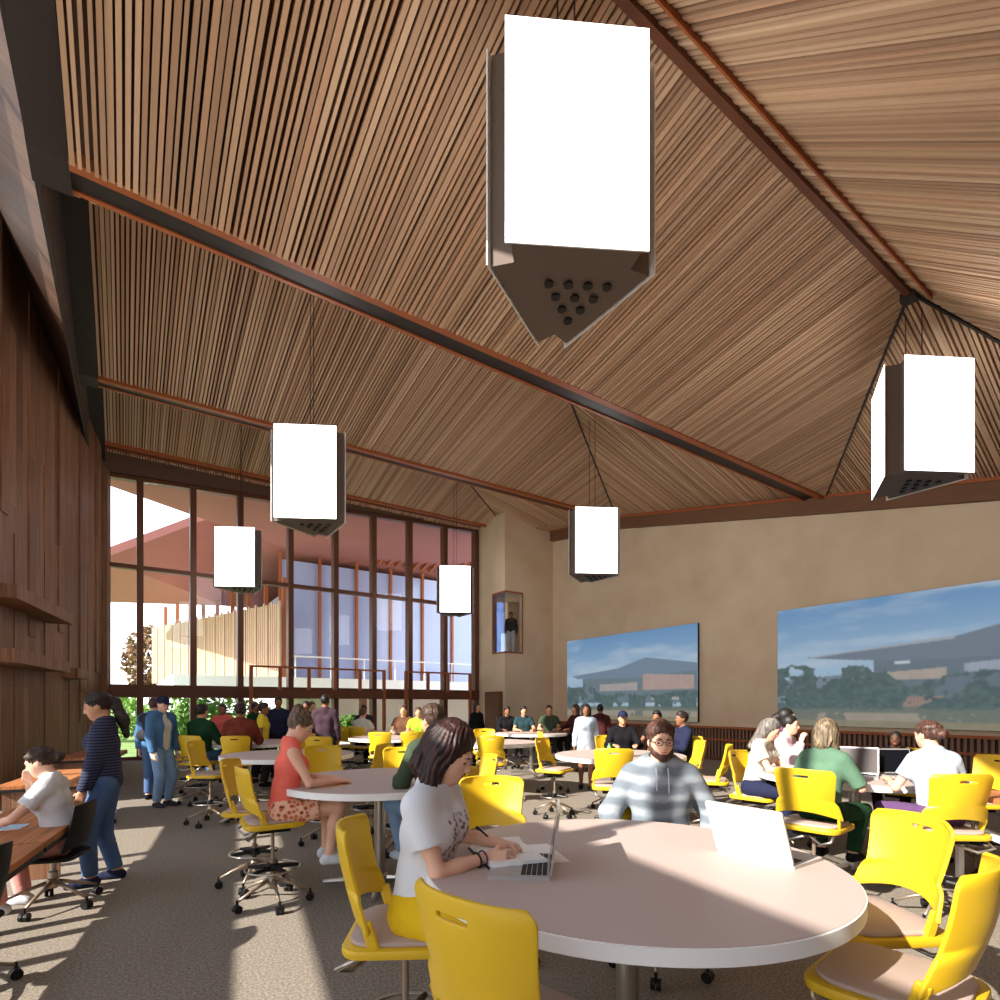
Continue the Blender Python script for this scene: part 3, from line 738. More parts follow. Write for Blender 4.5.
for X, Y, lb in ((.55, 2.37, 'large white round table nearest the viewer with two laptops on it'), (-1.09, 4.99, 'white round table where the coral topped woman and green sweater man sit'),
                 (-2.9, 7.55, 'white round table behind the coral topped woman'), (-4.5, 10.0, 'white round table with a bright laptop before the glass wall'),
                 (-.15, 10.0, 'white round table in front of the corner pillar'), (1.62, 7.45, 'white round table right behind the bearded man in the hoodie'),
                 (3.45, 5.35, 'white round table at the right with two open dark laptops'), (-3.7, 13.8, 'small looking white round table far back under the long guard frame'),
                 (-2.25, 11.4, 'small looking white round table far back behind the green sweater man'), (.75, 13.2, 'farthest white round table by the corner pillar where a group sits')):
    table(X, Y, lb)
for X, Y, fx, fy, lb in (
    (.055, 1.61, .66, .75, 'nearest yellow stool, its back turned to the viewer at bottom centre'),
    (-.40, 2.33, 1, .05, 'yellow stool under the white tee woman in yellow trousers'),
    (-1.86, 4.50, .83, .53, 'yellow stool under the woman in coral top and patterned shorts'),
    (-2.22, 4.98, 1, .1, 'empty yellow stool just behind the coral topped woman, nearly hidden by hers'),
    (-3.95, 7.5, 1, 0, 'empty yellow stool left of the second white table, facing right'),
    (-5.6, 9.9, .9, .3, 'yellow stool furthest left, behind the standing man in the cap'),
    (-4.25, 8.95, -.2, 1, 'yellow stool under the sitter in the red brown sweater'),
    (-4.95, 9.05, .25, 1, 'yellow stool under the sitter in the dark green sweater'),
    (-3.5, 9.5, -.9, .3, 'yellow stool right of the red brown sweater sitter'),
    (-2.8, 8.75, .1, 1, 'yellow stool with back to the viewer below the two standing men in maroon'),
    (-2.03, 6.45, .5, -.85, 'yellow stool facing the viewer behind the coral topped woman\'s table'),
    (-1.72, 7.15, -1, .2, 'yellow stool seen side on, right of the second white table'),
    (-2.15, 10.2, .2, 1, 'yellow stool with its back turned, far back under the long guard frame'),
    (-3.5, 12.7, .1, 1, 'small looking yellow stool far back, left of its small white table'),
    (-1.67, 10.35, -.3, 1, 'yellow stool far back before the short guard frame'),
    (-1.12, 6.1, 0, -1, 'yellow stool half hidden left of the green sweater man\'s shoulder'),
    (-.15, 9.0, 0, 1, 'front one of two yellow stools in line before the corner pillar table'),
    (-.3, 11.1, .1, -1, 'rear one of two yellow stools in line, across the corner pillar table'),
    (-.3, 5.35, -.9, -.35, 'tilted looking yellow stool right of the white tee woman\'s face'),
    (-.04, 3.55, .08, -1, 'yellow stool facing the viewer across the nearest table, behind the notebook'),
    (.80, 8.05, .8, -.5, 'yellow stool seen half from the side, under the walking woman'),
    (.98, 10.25, .9, 0, 'rear yellow stool partly hidden behind the one below the walking woman'),
    (1.32, 6.45, .15, 1, 'yellow stool with its back turned, left of the bearded man\'s head'),
    (1.75, 8.65, 0, -1, 'yellow stool seen over the top of the one left of the bearded man'),
    (2.55, 7.6, -1, .05, 'yellow stool at the right end of the table behind the bearded man, rear of two'),
    (2.62, 6.9, -.9, .35, 'yellow stool at the right end of the table behind the bearded man, front of two'),
    (2.70, 5.75, .65, -.75, 'yellow stool under the woman in pale tee and navy trousers'),
    (3.25, 6.35, .3, -1, 'yellow stool under the pink shirted woman with hand at her chin'),
    (2.50, 4.38, .75, .65, 'yellow stool under the woman in the green top'),
    (3.32, 4.15, .05, 1, 'yellow stool under the woman in pale blue tee at the right table'),
    (4.60, 5.35, -1, 0, 'yellow stool cut by the right edge of the picture beside the laptops'),
    (4.45, 6.1, -.8, -.6, 'yellow stool beyond the laptops beside the child\'s head'),
    (1.62, 2.43, -1, -.08, 'empty yellow stool right of the nearest table, farther of two'),
    (1.35, 1.88, -.66, .75, 'empty yellow stool in the bottom right corner, nearer of two'),
    (.99, 3.40, -.05, -1, 'yellow stool under the bearded man in the grey hoodie'),
    (-.47, 4.50, -.62, .78, 'yellow stool under the man in the dark green sweater')):
    stool(X, Y, fx, fy, lb)
# --- left desks along the boarded wall
WD = math.atan2(.16, 1)
def desk(b0, b1, z, off1, depth, label):
    mid = (b0+b1)/2; e = empty('timber_desk', (WL(mid)+off1-depth/2, mid, 0), -WD); tag(e, label, 'desk', 'timber desks by the boarded wall')
    L = (b1-b0)/math.cos(WD)
    MB().box(-depth/2, depth/2, -L/2, L/2, z-.045, z).build('desktop', M_desk, e, bevel=.004)
    MB().box(-depth/2, depth/2, -L/2, L/2, z-.08, z-.045).build('edge_frame', M_black, e)
    for y in (-L/2+.12, L/2-.12):
        MB().box(-depth/2+.05, depth/2-.3, y-.02, y+.02, 0, z-.08).build('leg_panel', M_plank, e)
desk(3.2, 5.02, .66, 2.34, .68, 'nearest timber desk, cut by the left edge of the picture')
desk(5.06, 6.75, .66, 2.34, .68, 'timber desk where the white tee woman sits, with the tablet')
desk(8.6, 10.4, .66, 1.75, .8, 'timber desk behind the standing woman, in front of the boards')
desk(12.0, 13.8, .70, 1.45, .8, 'small looking timber desk farthest back along the boarded wall')
desk_chair(P(-3.60, 4.43), ANG(-.92, -.25), 'black desk chair under the seated woman in pink trousers')
desk_chair(P(-3.06, 3.0), ANG(-1, -.1), 'black desk chair cut by the left edge in the bottom left corner')
desk_chair(P(-5.55, 7.35), ANG(-1, .3), 'black desk chair behind the standing woman\'s desk')

# --- small things on tables
def laptop(X, Y, z, fx, fy, label, w=.35, d=.245, openang=105, lit=None, mbody=None, name='laptop'):
    """fx, fy: the way the person using it looks"""
    e = empty(name, P(X, Y, z), ANG(fx, fy)); tag(e, label, 'laptop')
    mb_ = mbody or M_alu
    MB().prism(rrect(w, d, .012), 0, .014).build('base', mb_, e)
    kb = MB()
    for r in range(5):
        for c in range(12):
            kb.box(-w*.43+c*w*.86/12, -w*.43+(c+.86)*w*.86/12, d*.02+r*d*.085, d*.02+(r+.84)*d*.085, .014, .0165)
    k = kb.build('keyboard', M_key, e); k['kind'] = 'stuff'
    MB().box(-.05, .05, -d*.42, -d*.1, .0138, .0146).build('trackpad', mat('trackpad', (164, 162, 162), .4), e)
    a = math.radians(openang); c, s = math.cos(a), math.sin(a)
    l = MB().prism(rrect(w, d, .012), 0, .008).build('lid', mb_, e)
    # lid hinged at the back edge
    l.location = (0, d/2 - c*d/2*1.0, .014 + s*d/2); l.rotation_euler = (math.pi - a, 0, 0)
    q = MB().box(-w*.47, w*.47, -d*.45, d*.45, .008, .0095).build('display', lit or M_scr, l)
    return e
laptop(.09, 2.27, .951, .995, -.10, 'open silver laptop seen edge on beside the notebook on the nearest table', openang=98)
laptop(1.19, 2.44, .951, -.82, -.57, 'open white backed laptop on the right side of the nearest table', openang=112, mbody=mat('white_lid', (186, 182, 179), .45))
laptop(3.33, 5.15, .951, .55, .8, 'open dark screened laptop on the right table, left of two', w=.36, d=.26, openang=108, lit=mat('code_screen', (50, 42, 40), .3, emit=(70, 52, 46), estr=.4))
laptop(3.78, 5.15, .951, .05, 1, 'open dark screened laptop on the right table, right of two', w=.34, d=.24, openang=105)
laptop(-4.75, 9.75, .951, .1, 1, 'open laptop with a pale blue glowing screen before the glass wall', lit=mat('cyan_screen', (120, 190, 210), .3, emit=(150, 215, 235), estr=.9), openang=105)
e = empty('notebook', P(.03, 2.42, .951), ANG(-.95, -.3)); tag(e, 'open notebook with white pages and dark cover under the woman\'s hands', 'notebook')
MB().box(-.19, .19, -.13, .13, 0, .006).build('cover', M_black, e)
for s, t in ((-1, .10), (1, .22)):
    pts = [(s*.003, .012), (s*.06, .028), (s*.12, .026), (s*.18, .02+t*.1)]
    m = MB()
    for (x0, z0), (x1, z1) in zip(pts[:-1], pts[1:]):
        x0, x1, z0, z1 = (x0, x1, z0, z1) if x0 < x1 else (x1, x0, z1, z0)
        m.hexa([(x0, -.12, .006), (x1, -.12, .006), (x1, .12, .006), (x0, .12, .006)], [(x0, -.12, z0), (x1, -.12, z1), (x1, .12, z1), (x0, .12, z0)])
    m.build('page', M_paper, e)
tag(MB().box(-.15, .15, -.105, .105, 0, .004).build('paper_sheet', M_paper, loc=P(.16, 2.47, .951), rz=1.2), 'white paper sheet on the nearest table beside the notebook', 'paper')
tag(MB().tube([(0, 0, 0), (-.09, .02, .085)], [.003, .005], 8).build('pen', M_black, loc=P(-.02, 2.50, .99)), 'black pen held over the notebook by the white tee woman', 'pen')
tag(MB().box(-.14, .14, -.1, .1, 0, .006).build('clipboard', mat('clip_board', (214, 160, 104), .6), loc=P(-1.42, 4.6, .951), rz=.4), 'tan clipboard on the table before the coral topped woman', 'clipboard')
tag(MB().box(-.22, .22, -.15, .15, 0, .012).build('paper_sheet', M_paper, loc=P(2.88, 5.2, .951), rz=.9), 'white papers before the pale tee woman on the right table', 'paper')
t = MB().prism(rrect(.26, .19, .012), 0, .008).build('tablet', mat('pale_frame', (226, 230, 234), .4), loc=P(-3.86, 4.28, .66), rz=-.2); tag(t, 'pale tablet lying on the timber desk before the seated woman', 'tablet')
MB().box(-.115, .115, -.08, .08, .008, .009).build('display', mat('tablet_screen', (150, 180, 205), .2, emit=(150, 185, 210), estr=.35), t)
tag(MB().lathe([(.024, 0), (.028, .01), (.028, .12), (.012, .15), (.012, .17)], 16).build('drink_bottle', mat('green_bottle', (120, 170, 110), .2), loc=P(1.42, 7.15, .951)), 'small green bottle on the table behind the bearded man', 'bottle')
# white framed side desk at the right edge
e = empty('side_desk', P(3.9, 4.05), ANG(.1, 1)); tag(e, 'timber topped desk with white metal frame cut by the right edge', 'desk')
MB().box(-.30, .5, -.35, .35, .90, .94).build('desktop', M_desk, e)
for y in (-.32, .32):
    MB().box(-.28, -.24, y-.02, y+.02, 0, .9).build('leg', M_white, e); MB().box(.44, .48, y-.02, y+.02, 0, .9).build('leg', M_white, e)
    MB().box(-.24, .44, y-.02, y+.02, .12, .16).build('stretcher', M_white, e)
MB().box(-.28, -.24, -.3, .3, .62, .66).build('stretcher', M_white, e)
# ================================================================== PEOPLE
def surface_nets(F, org, h):
    nx, ny, nz = F.shape; S = F < 0
    idx = -np.ones((nx-1, ny-1, nz-1), np.int64)
    acc = np.zeros((nx-1, ny-1, nz-1, 3)); cnt = np.zeros((nx-1, ny-1, nz-1))
    corners = [(i, j, k) for i in (0, 1) for j in (0, 1) for k in (0, 1)]
    sl = lambda c: tuple(slice(c[q], (nx, ny, nz)[q]-1+c[q]) for q in range(3))
    for a in range(8):
        for b in range(a+1, 8):
            ca, cb = corners[a], corners[b]
            if sum(abs(p-q) for p, q in zip(ca, cb)) != 1: continue
            fa, fb = F[sl(ca)], F[sl(cb)]; m = S[sl(ca)] != S[sl(cb)]
            if not m.any(): continue
            t = np.where(m, fa/(fa-fb+1e-12), 0)
            for q in range(3):
                acc[..., q] += np.where(m, ca[q]+(cb[q]-ca[q])*t, 0)
            cnt += m
    act = cnt > 0; ids = np.argwhere(act)
    idx[act] = np.arange(len(ids))
    V = (ids + acc[act]/cnt[act][:, None])*h + org
    faces = []
    for ax in range(3):
        u, v = (ax+1) % 3, (ax+2) % 3
        s0 = [slice(None)]*3; s1 = [slice(None)]*3
        s0[ax] = slice(0, -1); s1[ax] = slice(1, None)
        for q in (u, v): s0[q] = s1[q] = slice(1, -1)
        a, b = S[tuple(s0)], S[tuple(s1)]
        for sgn, m in ((1, a & ~b), (-1, ~a & b)):
            e = np.argwhere(m)
            if not len(e): continue
            e[:, u] += 1; e[:, v] += 1
            du = np.zeros(3, int); du[u] = 1; dv = np.zeros(3, int); dv[v] = 1
            g = lambda o: idx[tuple((e+o).T)]
            q = np.stack([g(-du-dv), g(-dv), g(0*du), g(-du)], 1)
            if sgn < 0: q = q[:, ::-1]
            faces.append(q)
    return V, (np.concatenate(faces) if faces else np.zeros((0, 4), int))

class Prim:
    """round cone ('c': p0, p1, r0, r1) or turned ellipsoid ('e': centre, radii, R)"""
    def __init__(s, kind, a, b, c=0, d=0, k=.03, cut=None, R=None):
        s.kind = kind; s.k = k; s.cut = cut; s.R = R
        s.a = np.array(a, float); s.b = np.array(b, float); s.c = c; s.d = d
    def bounds(s):
        if s.kind == 'c':
            r = max(s.c, s.d); return np.minimum(s.a, s.b)-r, np.maximum(s.a, s.b)+r
        r = max(s.b); return s.a-r, s.a+r
    def dist(s, X):
        if s.kind == 'c':
            ab = s.b-s.a; t = np.clip(((X-s.a)@ab)/(ab@ab+1e-12), 0, 1)
            d = np.linalg.norm(X-s.a-t[..., None]*ab, axis=-1)-(s.c+(s.d-s.c)*t)
        else:
            Y = X-s.a
            if s.R is not None: Y = Y@s.R
            k0 = np.linalg.norm(Y/s.b, axis=-1); k1 = np.linalg.norm(Y/(s.b*s.b), axis=-1)
            d = k0*(k0-1)/np.maximum(k1, 1e-9)
        if s.cut is not None:
            for p, n in s.cut: d = np.maximum(d, (X-np.array(p))@np.array(n))
        return d
def sdf_mesh(name, prims, h, off=0., cuts=(), subs=()):
    lo = np.min([p.bounds()[0] for p in prims], 0)-off-3*h; hi = np.max([p.bounds()[1] for p in prims], 0)+off+3*h
    n = np.ceil((hi-lo)/h).astype(int)+1
    F = np.full(n, .5)
    ax = [lo[q]+h*np.arange(n[q]) for q in range(3)]
    def block(l, u, fn):
        i0 = np.maximum(0, np.floor((l-lo)/h).astype(int)); i1 = np.minimum(n, np.ceil((u-lo)/h).astype(int)+1)
        if (i1 <= i0).any(): return
        s = tuple(slice(i0[q], i1[q]) for q in range(3))
        X = np.stack(np.meshgrid(*[ax[q][s[q]] for q in range(3)], indexing='ij'), -1)
        F[s] = fn(F[s], X)
    for p in prims:
        l, u = p.bounds(); m = p.k+off+3*h
        def fn(f, X, p=p):
            d = p.dist(X)
            w = np.maximum(p.k-np.abs(f-d), 0)/p.k
            return np.minimum(f, d)-w*w*p.k*.25
        block(l-m, u+m, fn)
    F -= off
    for q in subs:
        l, u = q.bounds(); block(l-2*h, u+2*h, lambda f, X: np.maximum(f, -q.dist(X)))
    for p, nrm in cuts:
        X = np.stack(np.meshgrid(*ax, indexing='ij'), -1); F = np.maximum(F, (X-np.array(p))@np.array(nrm))
    F[0] = F[-1] = .1; F[:, 0] = F[:, -1] = .1; F[:, :, 0] = F[:, :, -1] = .1
    V, Q = surface_nets(F, lo, h)
    me = bpy.data.meshes.new(name)
    me.vertices.add(len(V)); me.vertices.foreach_set('co', V.astype(np.float32).ravel())
    me.loops.add(4*len(Q)); me.loops.foreach_set('vertex_index', Q.astype(np.int32).ravel())
    me.polygons.add(len(Q)); me.polygons.foreach_set('loop_start', np.arange(0, 4*len(Q), 4, dtype=np.int32))
    me.polygons.foreach_set('use_smooth', np.ones(len(Q), bool)); me.update(calc_edges=True); me.validate()
    return me
def ik(root, tgt, l1, l2, pole):
    root = np.array(root, float); tgt = np.array(tgt, float); d = tgt-root; L = np.linalg.norm(d)
    if L > (l1+l2)*.995: d *= (l1+l2)*.995/L; tgt = root+d; L = np.linalg.norm(d)
    L = max(L, abs(l1-l2)+.02)
    u = d/np.linalg.norm(d); a = (l1*l1-l2*l2+L*L)/(2*L); hh = math.sqrt(max(0, l1*l1-a*a))
    p = np.array(pole, float); p = p-u*(p@u); p /= np.linalg.norm(p)+1e-9
    return root+u*a+p*hh, tgt
def rot(yaw, pitch, roll=0.):
    """head / hand frames: columns right, forward, up; yaw left positive, pitch up positive"""
    return np.array(Matrix.Rotation(yaw, 3, 'Z') @ Matrix.Rotation(pitch, 3, 'X') @ Matrix.Rotation(roll, 3, 'Y'))
SKIN = {k: mat('skin_'+k, c, .55, spec=.3) for k, c in dict(fair=(226, 178, 152), tan=(204, 152, 120), brown=(142, 96, 70), deep=(92, 62, 48)).items()}
HAIRC = {k: ramp_mat('hair_'+k, [tuple(int(v*.55) for v in c), c, tuple(min(255, int(v*1.35)) for v in c)], scale=14, axis_scale=(4, 4, .5), rough=.5, spec=.4, bump=.25)
         for k, c in dict(black=(30, 25, 24), brown=(62, 44, 34), dark=(42, 31, 28), red=(50, 28, 25), grey=(112, 106, 100), blond=(120, 104, 84), auburn=(76, 50, 41), ash=(104, 84, 66)).items()}
def cloth(name, c, **k): return mat('cloth_'+name, c, .9, spec=.1, noise=.12, nscale=14, bump=.25, bscale=40)
C_ = dict(white=(214, 218, 224), navy=(38, 42, 66), jeans=(76, 102, 142), ljeans=(122, 152, 186), coral=(240, 116, 100), green=(64, 76, 60), dgreen=(30, 62, 40), maroon=(74, 36, 38), plum=(74, 56, 66),
          rust=(112, 54, 40), yellow=(240, 216, 70), black=(26, 26, 30), pink=(214, 148, 142), sage=(92, 124, 102), paleblue=(186, 200, 216), purple=(96, 70, 108), grey=(142, 146, 150), denim=(74, 112, 152), lime=(170, 214, 60), pinkw=(212, 190, 200), mustard=(226, 186, 34), cream=(204, 202, 190), salmon=(226, 112, 100), teal=(44, 66, 72), brown=(106, 74, 56), charcoal=(54, 54, 60))
def cl(n): return cloth(n, C_[n])
def stripe_mat(name, c1, c2, scale, pos=(.4, .5)):
    return ramp_mat(name, [c1, c2], 'wave', scale=scale, rough=.9, pos=pos, dist=.3, detail=1)

def person(label, loc, face, pose='stand', H=1.70, seat=.70, skin='fair', hair=('short', 'brown'), top=('tee', 'white'), bottom=('trousers', 'jeans'), shoes='black',
           vox=.013, hands=None, feet=None, lean=0., head=(0., 0.), extras=(), curl=.5, sex='m', dz=0., sink=0., elbow=None, handrot=None, twist=0., group=None):
    S = H/1.72; sw = (.178 if sex == 'm' else .158)*S; hw = (.088 if sex == 'm' else .095)*S
    sit = pose == 'sit'
    pz = (seat+.085) if sit else .93*S
    A = lambda *v: np.array(v, float)
    pel = A(0, 0, pz); cl_, sl_ = math.cos(lean), math.sin(lean)
    up = A(0, sl_, cl_); rt = A(math.cos(twist), math.sin(twist), 0); fw = np.cross(up, rt)
    # np.cross(up, right) = forward
    waist = pel+up*.16*S; chest = pel+up*.34*S; shc = pel+up*.505*S; neck = pel+up*.545*S + A(0, .005, 0)
    Rh = rot(math.radians(head[0])+twist, math.radians(head[1]))
    hc = neck + up*.07*S + Rh@A(0, .022, .075)*S
    hp = lambda x, y, z: hc + Rh@(A(x, y, z)*S)
    hs = S*1.0
    P_ = []
    c = lambda a, b, r0, r1=None, k=.03, **kw: Prim('c', a, b, r0*S, (r0 if r1 is None else r1)*S, k=k*S, **kw)
    e = lambda a, rad, R=None, k=.03: Prim('e', a, A(*rad)*S, k=k*S, R=R)
    body_w = 1.0 if sex == 'm' else .9
    torso = []
    for s in (-1, 1):
        torso.append(c(pel+rt*s*.062*S, waist+rt*s*.052*S*body_w, .105 if sex == 'f' else .098, .090*body_w, k=.06))
        torso.append(c(waist+rt*s*.052*S*body_w, chest+rt*s*.068*S+fw*.012*S, .090*body_w, .100*body_w, k=.06))
        torso.append(c(chest+rt*s*.068*S+fw*.012*S, shc+rt*s*(sw-.055*S)-up*.03*S, .100*body_w, .052, k=.06))
        torso.append(c(shc+rt*s*.03*S+up*.025*S-fw*.012*S, shc+rt*s*(sw-.03*S)-up*.03*S, .046, .040, k=.05))
        if sex == 'f': torso.append(e(chest+rt*s*.07*S+fw*.085*S+up*.02*S, (.062, .05, .06), k=.05))
    neckp = [c(shc+up*.01*S, neck+up*.085*S+fw*.008*S, .058, .050, k=.05)]
    hd = [e(hp(0, -.010, .022), (.074, .094, .098), Rh, .02), c(hp(0, .028, -.040), hp(0, .060, -.088), .056, .030, .04), e(hp(0, .040, -.028), (.060, .050, .070), Rh, .03),
          c(hp(0, .088, .008), hp(0, .105, -.028), .008, .013, .015), c(hp(-.034, .078, .024), hp(.034, .078, .024), .012, .012, .02), c(hp(-.016, .084, -.062), hp(.016, .084, -.062), .009, .009, .012),
          e(hp(.074, -.004, -.008), (.010, .020, .030), Rh, .01), e(hp(-.074, -.004, -.008), (.010, .020, .030), Rh, .01)]
    # arms
    arms = {}; lu, lf = .285*S, .250*S
    for s, nm in ((-1, 'L'), (1, 'R')):
        sh = shc + rt*s*sw - up*.045*S
        t = (hands or {}).get(nm)
        if t is None: t = (s*.25*S, .05, .80*S) if not sit else (s*.17, .36*S, seat+.30)
        pole = (elbow or {}).get(nm, (s*.5, -.6, -.55))
        el, wr = ik(sh, t, lu, lf, pole)
        arms[nm] = (sh, el, wr, s)
    arm_up = {n: [c(a[0], a[1], .052 if sex == 'm' else .044, .041 if sex == 'm' else .035, k=.035)] for n, a in arms.items()}
    arm_lo = {n: [c(a[1], a[1]*.6+a[2]*.4, .041 if sex == 'm' else .035, .040 if sex == 'm' else .034, k=.02), c(a[1]*.6+a[2]*.4, a[2], .040 if sex == 'm' else .034, .026 if sex == 'm' else .023, k=.02)] for n, a in arms.items()}
    hand = []
    for n, (sh, el, wr, s) in arms.items():
        f = (wr-el)/np.linalg.norm(wr-el)
        hr = (handrot or {}).get(n)
        if hr is not None:                                          # a given pointing direction and palm normal
            f = A(*hr[0]); f /= np.linalg.norm(f); pn = A(*hr[1])
        else:
            pn = A(-s*.9, .1, -.3) if not sit else A(-s*.15, 0, -1)
        pn = pn-f*(pn@f); pn /= np.linalg.norm(pn); sd = np.cross(f, pn)        # sd: across the palm
        th = sd if (sd@(A(-s, .3, .2)) > 0) else -sd                            # thumb side
        m0 = wr+f*.022*S; m1 = wr+f*.085*S
        for q in (-.024, 0, .024): hand.append(c(m0+th*q*.7*S, m1+th*q*S, .0155, .0125, .015))
        fine = vox < .009
        for i, (q, L) in enumerate(((.031, .070), (.011, .078), (-.010, .073), (-.030, .058))):
            r0 = .0085 if fine else .011
            b0 = m1+th*q*S; cu = curl*(.8+.15*i)
            d1 = f*math.cos(cu*.7)+pn*math.sin(cu*.7); d2 = f*math.cos(cu*1.7)+pn*math.sin(cu*1.7); d3 = f*math.cos(cu*2.5)+pn*math.sin(cu*2.5)
            j1 = b0+d1*L*.45*S; j2 = j1+d2*L*.32*S; j3 = j2+d3*L*.25*S
            hand += [c(b0, j1, r0, r0*.95, .005), c(j1, j2, r0*.95, r0*.88, .004), c(j2, j3, r0*.88, r0*.75, .004)]
        t0 = wr+f*.030*S+th*.020*S; t1 = t0+(th*.75+f*.55+pn*.25)*.038*S; t2 = t1+(th*.25+f*.85+pn*.4)*.030*S
        hand += [c(t0, t1, .0135, .011, .012), c(t1, t2, .0105, .0085, .004)]
    # legs
    lt, ls = .425*S, .42*S; legs = {}
    for s, nm in ((-1, 'L'), (1, 'R')):
        hip = pel + rt*s*hw - A(0, 0, .03*S)
        ft = (feet or {}).get(nm)
        if ft is None: ft = (s*.10*S, .02, 0.) if not sit else (s*.12, .36*S, max(0., seat-.42*S))
        ank = A(ft[0], ft[1], ft[2]+.075*S)
        pole = (s*.25, 1, .25) if sit else (s*.15, 1, .1)
        kn, ank = ik(hip, ank, lt, ls, pole)
        yaw = ft[3] if len(ft) > 3 else -s*.15
        fd = A(math.sin(-yaw), math.cos(yaw), -.02 - (ft[4] if len(ft) > 4 else 0.))
        fd /= np.linalg.norm(fd)
        legs[nm] = (hip, kn, ank, fd, s)
    thigh = {n: [c(L[0], L[1], .084 if sex == 'm' else .088, .055, k=.045)] for n, L in legs.items()}
    shank = {n: [c(L[1], L[1]*.65+L[2]*.35-L[3]*.012*S, .054, .052, k=.03), c(L[1]*.65+L[2]*.35-L[3]*.012*S, L[2], .052, .034, k=.03)] for n, L in legs.items()}
    foot = {n: [c(L[2]-A(0, 0, .038*S)-L[3]*.035*S, L[2]-A(0, 0, .045*S)+L[3]*.11*S, .036, .030, k=.03), c(L[2], L[2]-A(0, 0, .03*S)+L[3]*.05*S, .034, .032, k=.03), c(L[2]-A(0, 0, .045*S)+L[3]*.11*S, L[2]-A(0, 0, .052*S)+L[3]*.165*S, .030, .020, k=.02)] for n, L in legs.items()}
    allp = torso+neckp+hd+hand
    for n in 'LR': allp += arm_up[n]+arm_lo[n]+thigh[n]+shank[n]+foot[n]
    root = bpy.data.objects.new('person', sdf_mesh('person', allp, vox)); COL.objects.link(root)
    root.data.materials.append(SKIN[skin]); root.location = (loc[0], loc[1], loc[2]+dz); root.rotation_euler = (0, 0, ANG(*face))
    tag(root, label, 'person', group)
    def part(name, me, m, lab=None):
        me.materials.append(m); o = bpy.data.objects.new(name, me); COL.objects.link(o); o.parent = root
        if lab: o['label'] = lab
        return o
    # ---- lower clothing
    bk, bm_ = bottom[0], bottom[1]; bm_ = cl(bm_) if isinstance(bm_, str) else bm_
    wz = pel+up*.10*S
    if bk in ('trousers', 'shorts', 'capri'):
        pr = [p for p in torso[:1]+torso[(5 if sex == 'f' else 4):(6 if sex == 'f' else 5)]]
        for n in 'LR':
            hip, kn, ank, fd, s = legs[n]
            if bk == 'shorts':
                q = hip*.38+kn*.62; d = (kn-hip)/np.linalg.norm(kn-hip); pr.append(c(hip, kn, .092, .074, k=.04, cut=[(q, d)]))
            else:
                pr += [c(hip, kn, .090, .070, k=.045)]
                q = kn*(.08 if bk == 'trousers' else .4)+ank*(.92 if bk == 'trousers' else .6); d = (ank-kn)/np.linalg.norm(ank-kn)
                pr += [c(kn, ank, .068, .050, k=.04, cut=[(q, d)])]
        part(bk if bk != 'capri' else 'trousers', sdf_mesh(bk, pr, vox, off=.009, cuts=[(wz, up)]), bm_)
    elif bk == 'skirt':
        pr = torso[:1]+torso[5:6]
        for n in 'LR':
            hip, kn, ank, fd, s = legs[n]; pr.append(c(hip, hip*.35+kn*.65, .10, .10, k=.12))
        part('skirt', sdf_mesh('skirt', pr, vox, off=.012, cuts=[(wz, up)]), bm_)
    # ---- upper clothing
    tk, tm = top[0], top[1]; tm = cl(tm) if isinstance(tm, str) else tm
    hem = pel-up*(.02 if sit else .06)*S
    pr = list(torso)+[c(shc-up*.03*S-fw*.004*S, shc+up*.045*S-fw*.002*S, .066, .058, k=.04, cut=[(shc+up*.055*S, up)])]
    if tk != 'sleeveless':
        for n, (sh, el, wr, s) in arms.items():
            d = el-sh; d = d/np.linalg.norm(d)
            if tk == 'tee': pr.append(c(sh, el, .060, .056, k=.04, cut=[(sh*.45+el*.55, d)]))
            elif tk == 'elbow': pr.append(c(sh, el, .058, .052, k=.04, cut=[(sh*.1+el*.9, d)]))
            else:
                d2 = (wr-el)/np.linalg.norm(wr-el)
                pr += [c(sh, el, .058, .048, k=.04), c(el, wr, .048, .036 if tk != 'hoodie' else .040, k=.03, cut=[(el*.03+wr*.97, d2)])]
    subs = [Prim('e', neck+up*.055*S+fw*.030*S, A(.070, .075, .060)*S)]
    cuts = [(hem, -up)]
    off = dict(hoodie=.022, jacket=.020, sweater=.016).get(tk, .011)
    if tk == 'hoodie': pr.append(Prim('c', shc-fw*.03*S+up*.02*S-rt*.05*S, shc-fw*.03*S+up*.02*S+rt*.05*S, .062*S, .062*S, k=.05))
    nm = {'tee': 'shirt', 'elbow': 'shirt', 'sleeveless': 'top', 'long': 'shirt', 'sweater': 'sweater', 'hoodie': 'hoodie', 'jacket': 'jacket'}[tk]
    if tk == 'jacket':
        # open front: leave a strip of the shirt showing
        part('shirt', sdf_mesh('shirt', pr[:len(torso)+1], vox, off=.012, cuts=cuts, subs=subs), cl(top[2]))
        a = chest+fw*.2*S
        subs = subs+[Prim('c', pel+fw*.16*S-up*.1*S, shc+fw*.12*S, .075*S, .060*S)]
    part(nm, sdf_mesh(nm, pr, vox, off=off, cuts=cuts, subs=subs), tm)
    # ---- shoes
    if shoes:
        sm = cl(shoes) if isinstance(shoes, str) else shoes
        for n in 'LR':
            hip, kn, ank, fd, s = legs[n]
            part('shoe', sdf_mesh('shoe', foot[n], vox, off=.008, cuts=[(ank+A(0, 0, .012), (0, 0, 1)), (ank-A(0, 0, .0745*S), (0, 0, -1))]), sm)
    # ---- hair
    hk, hcn = hair; hm = HAIRC[hcn]
    facecut = lambda y, z, r=(.088, .075, .105): Prim('e', hp(0, y, z), A(*r)*S, R=Rh)
    hr = [e(hp(0, -.016, .030), (.083, .100, .102), Rh, .02)]; hsub = [facecut(.100, -.040)]; hcut = []
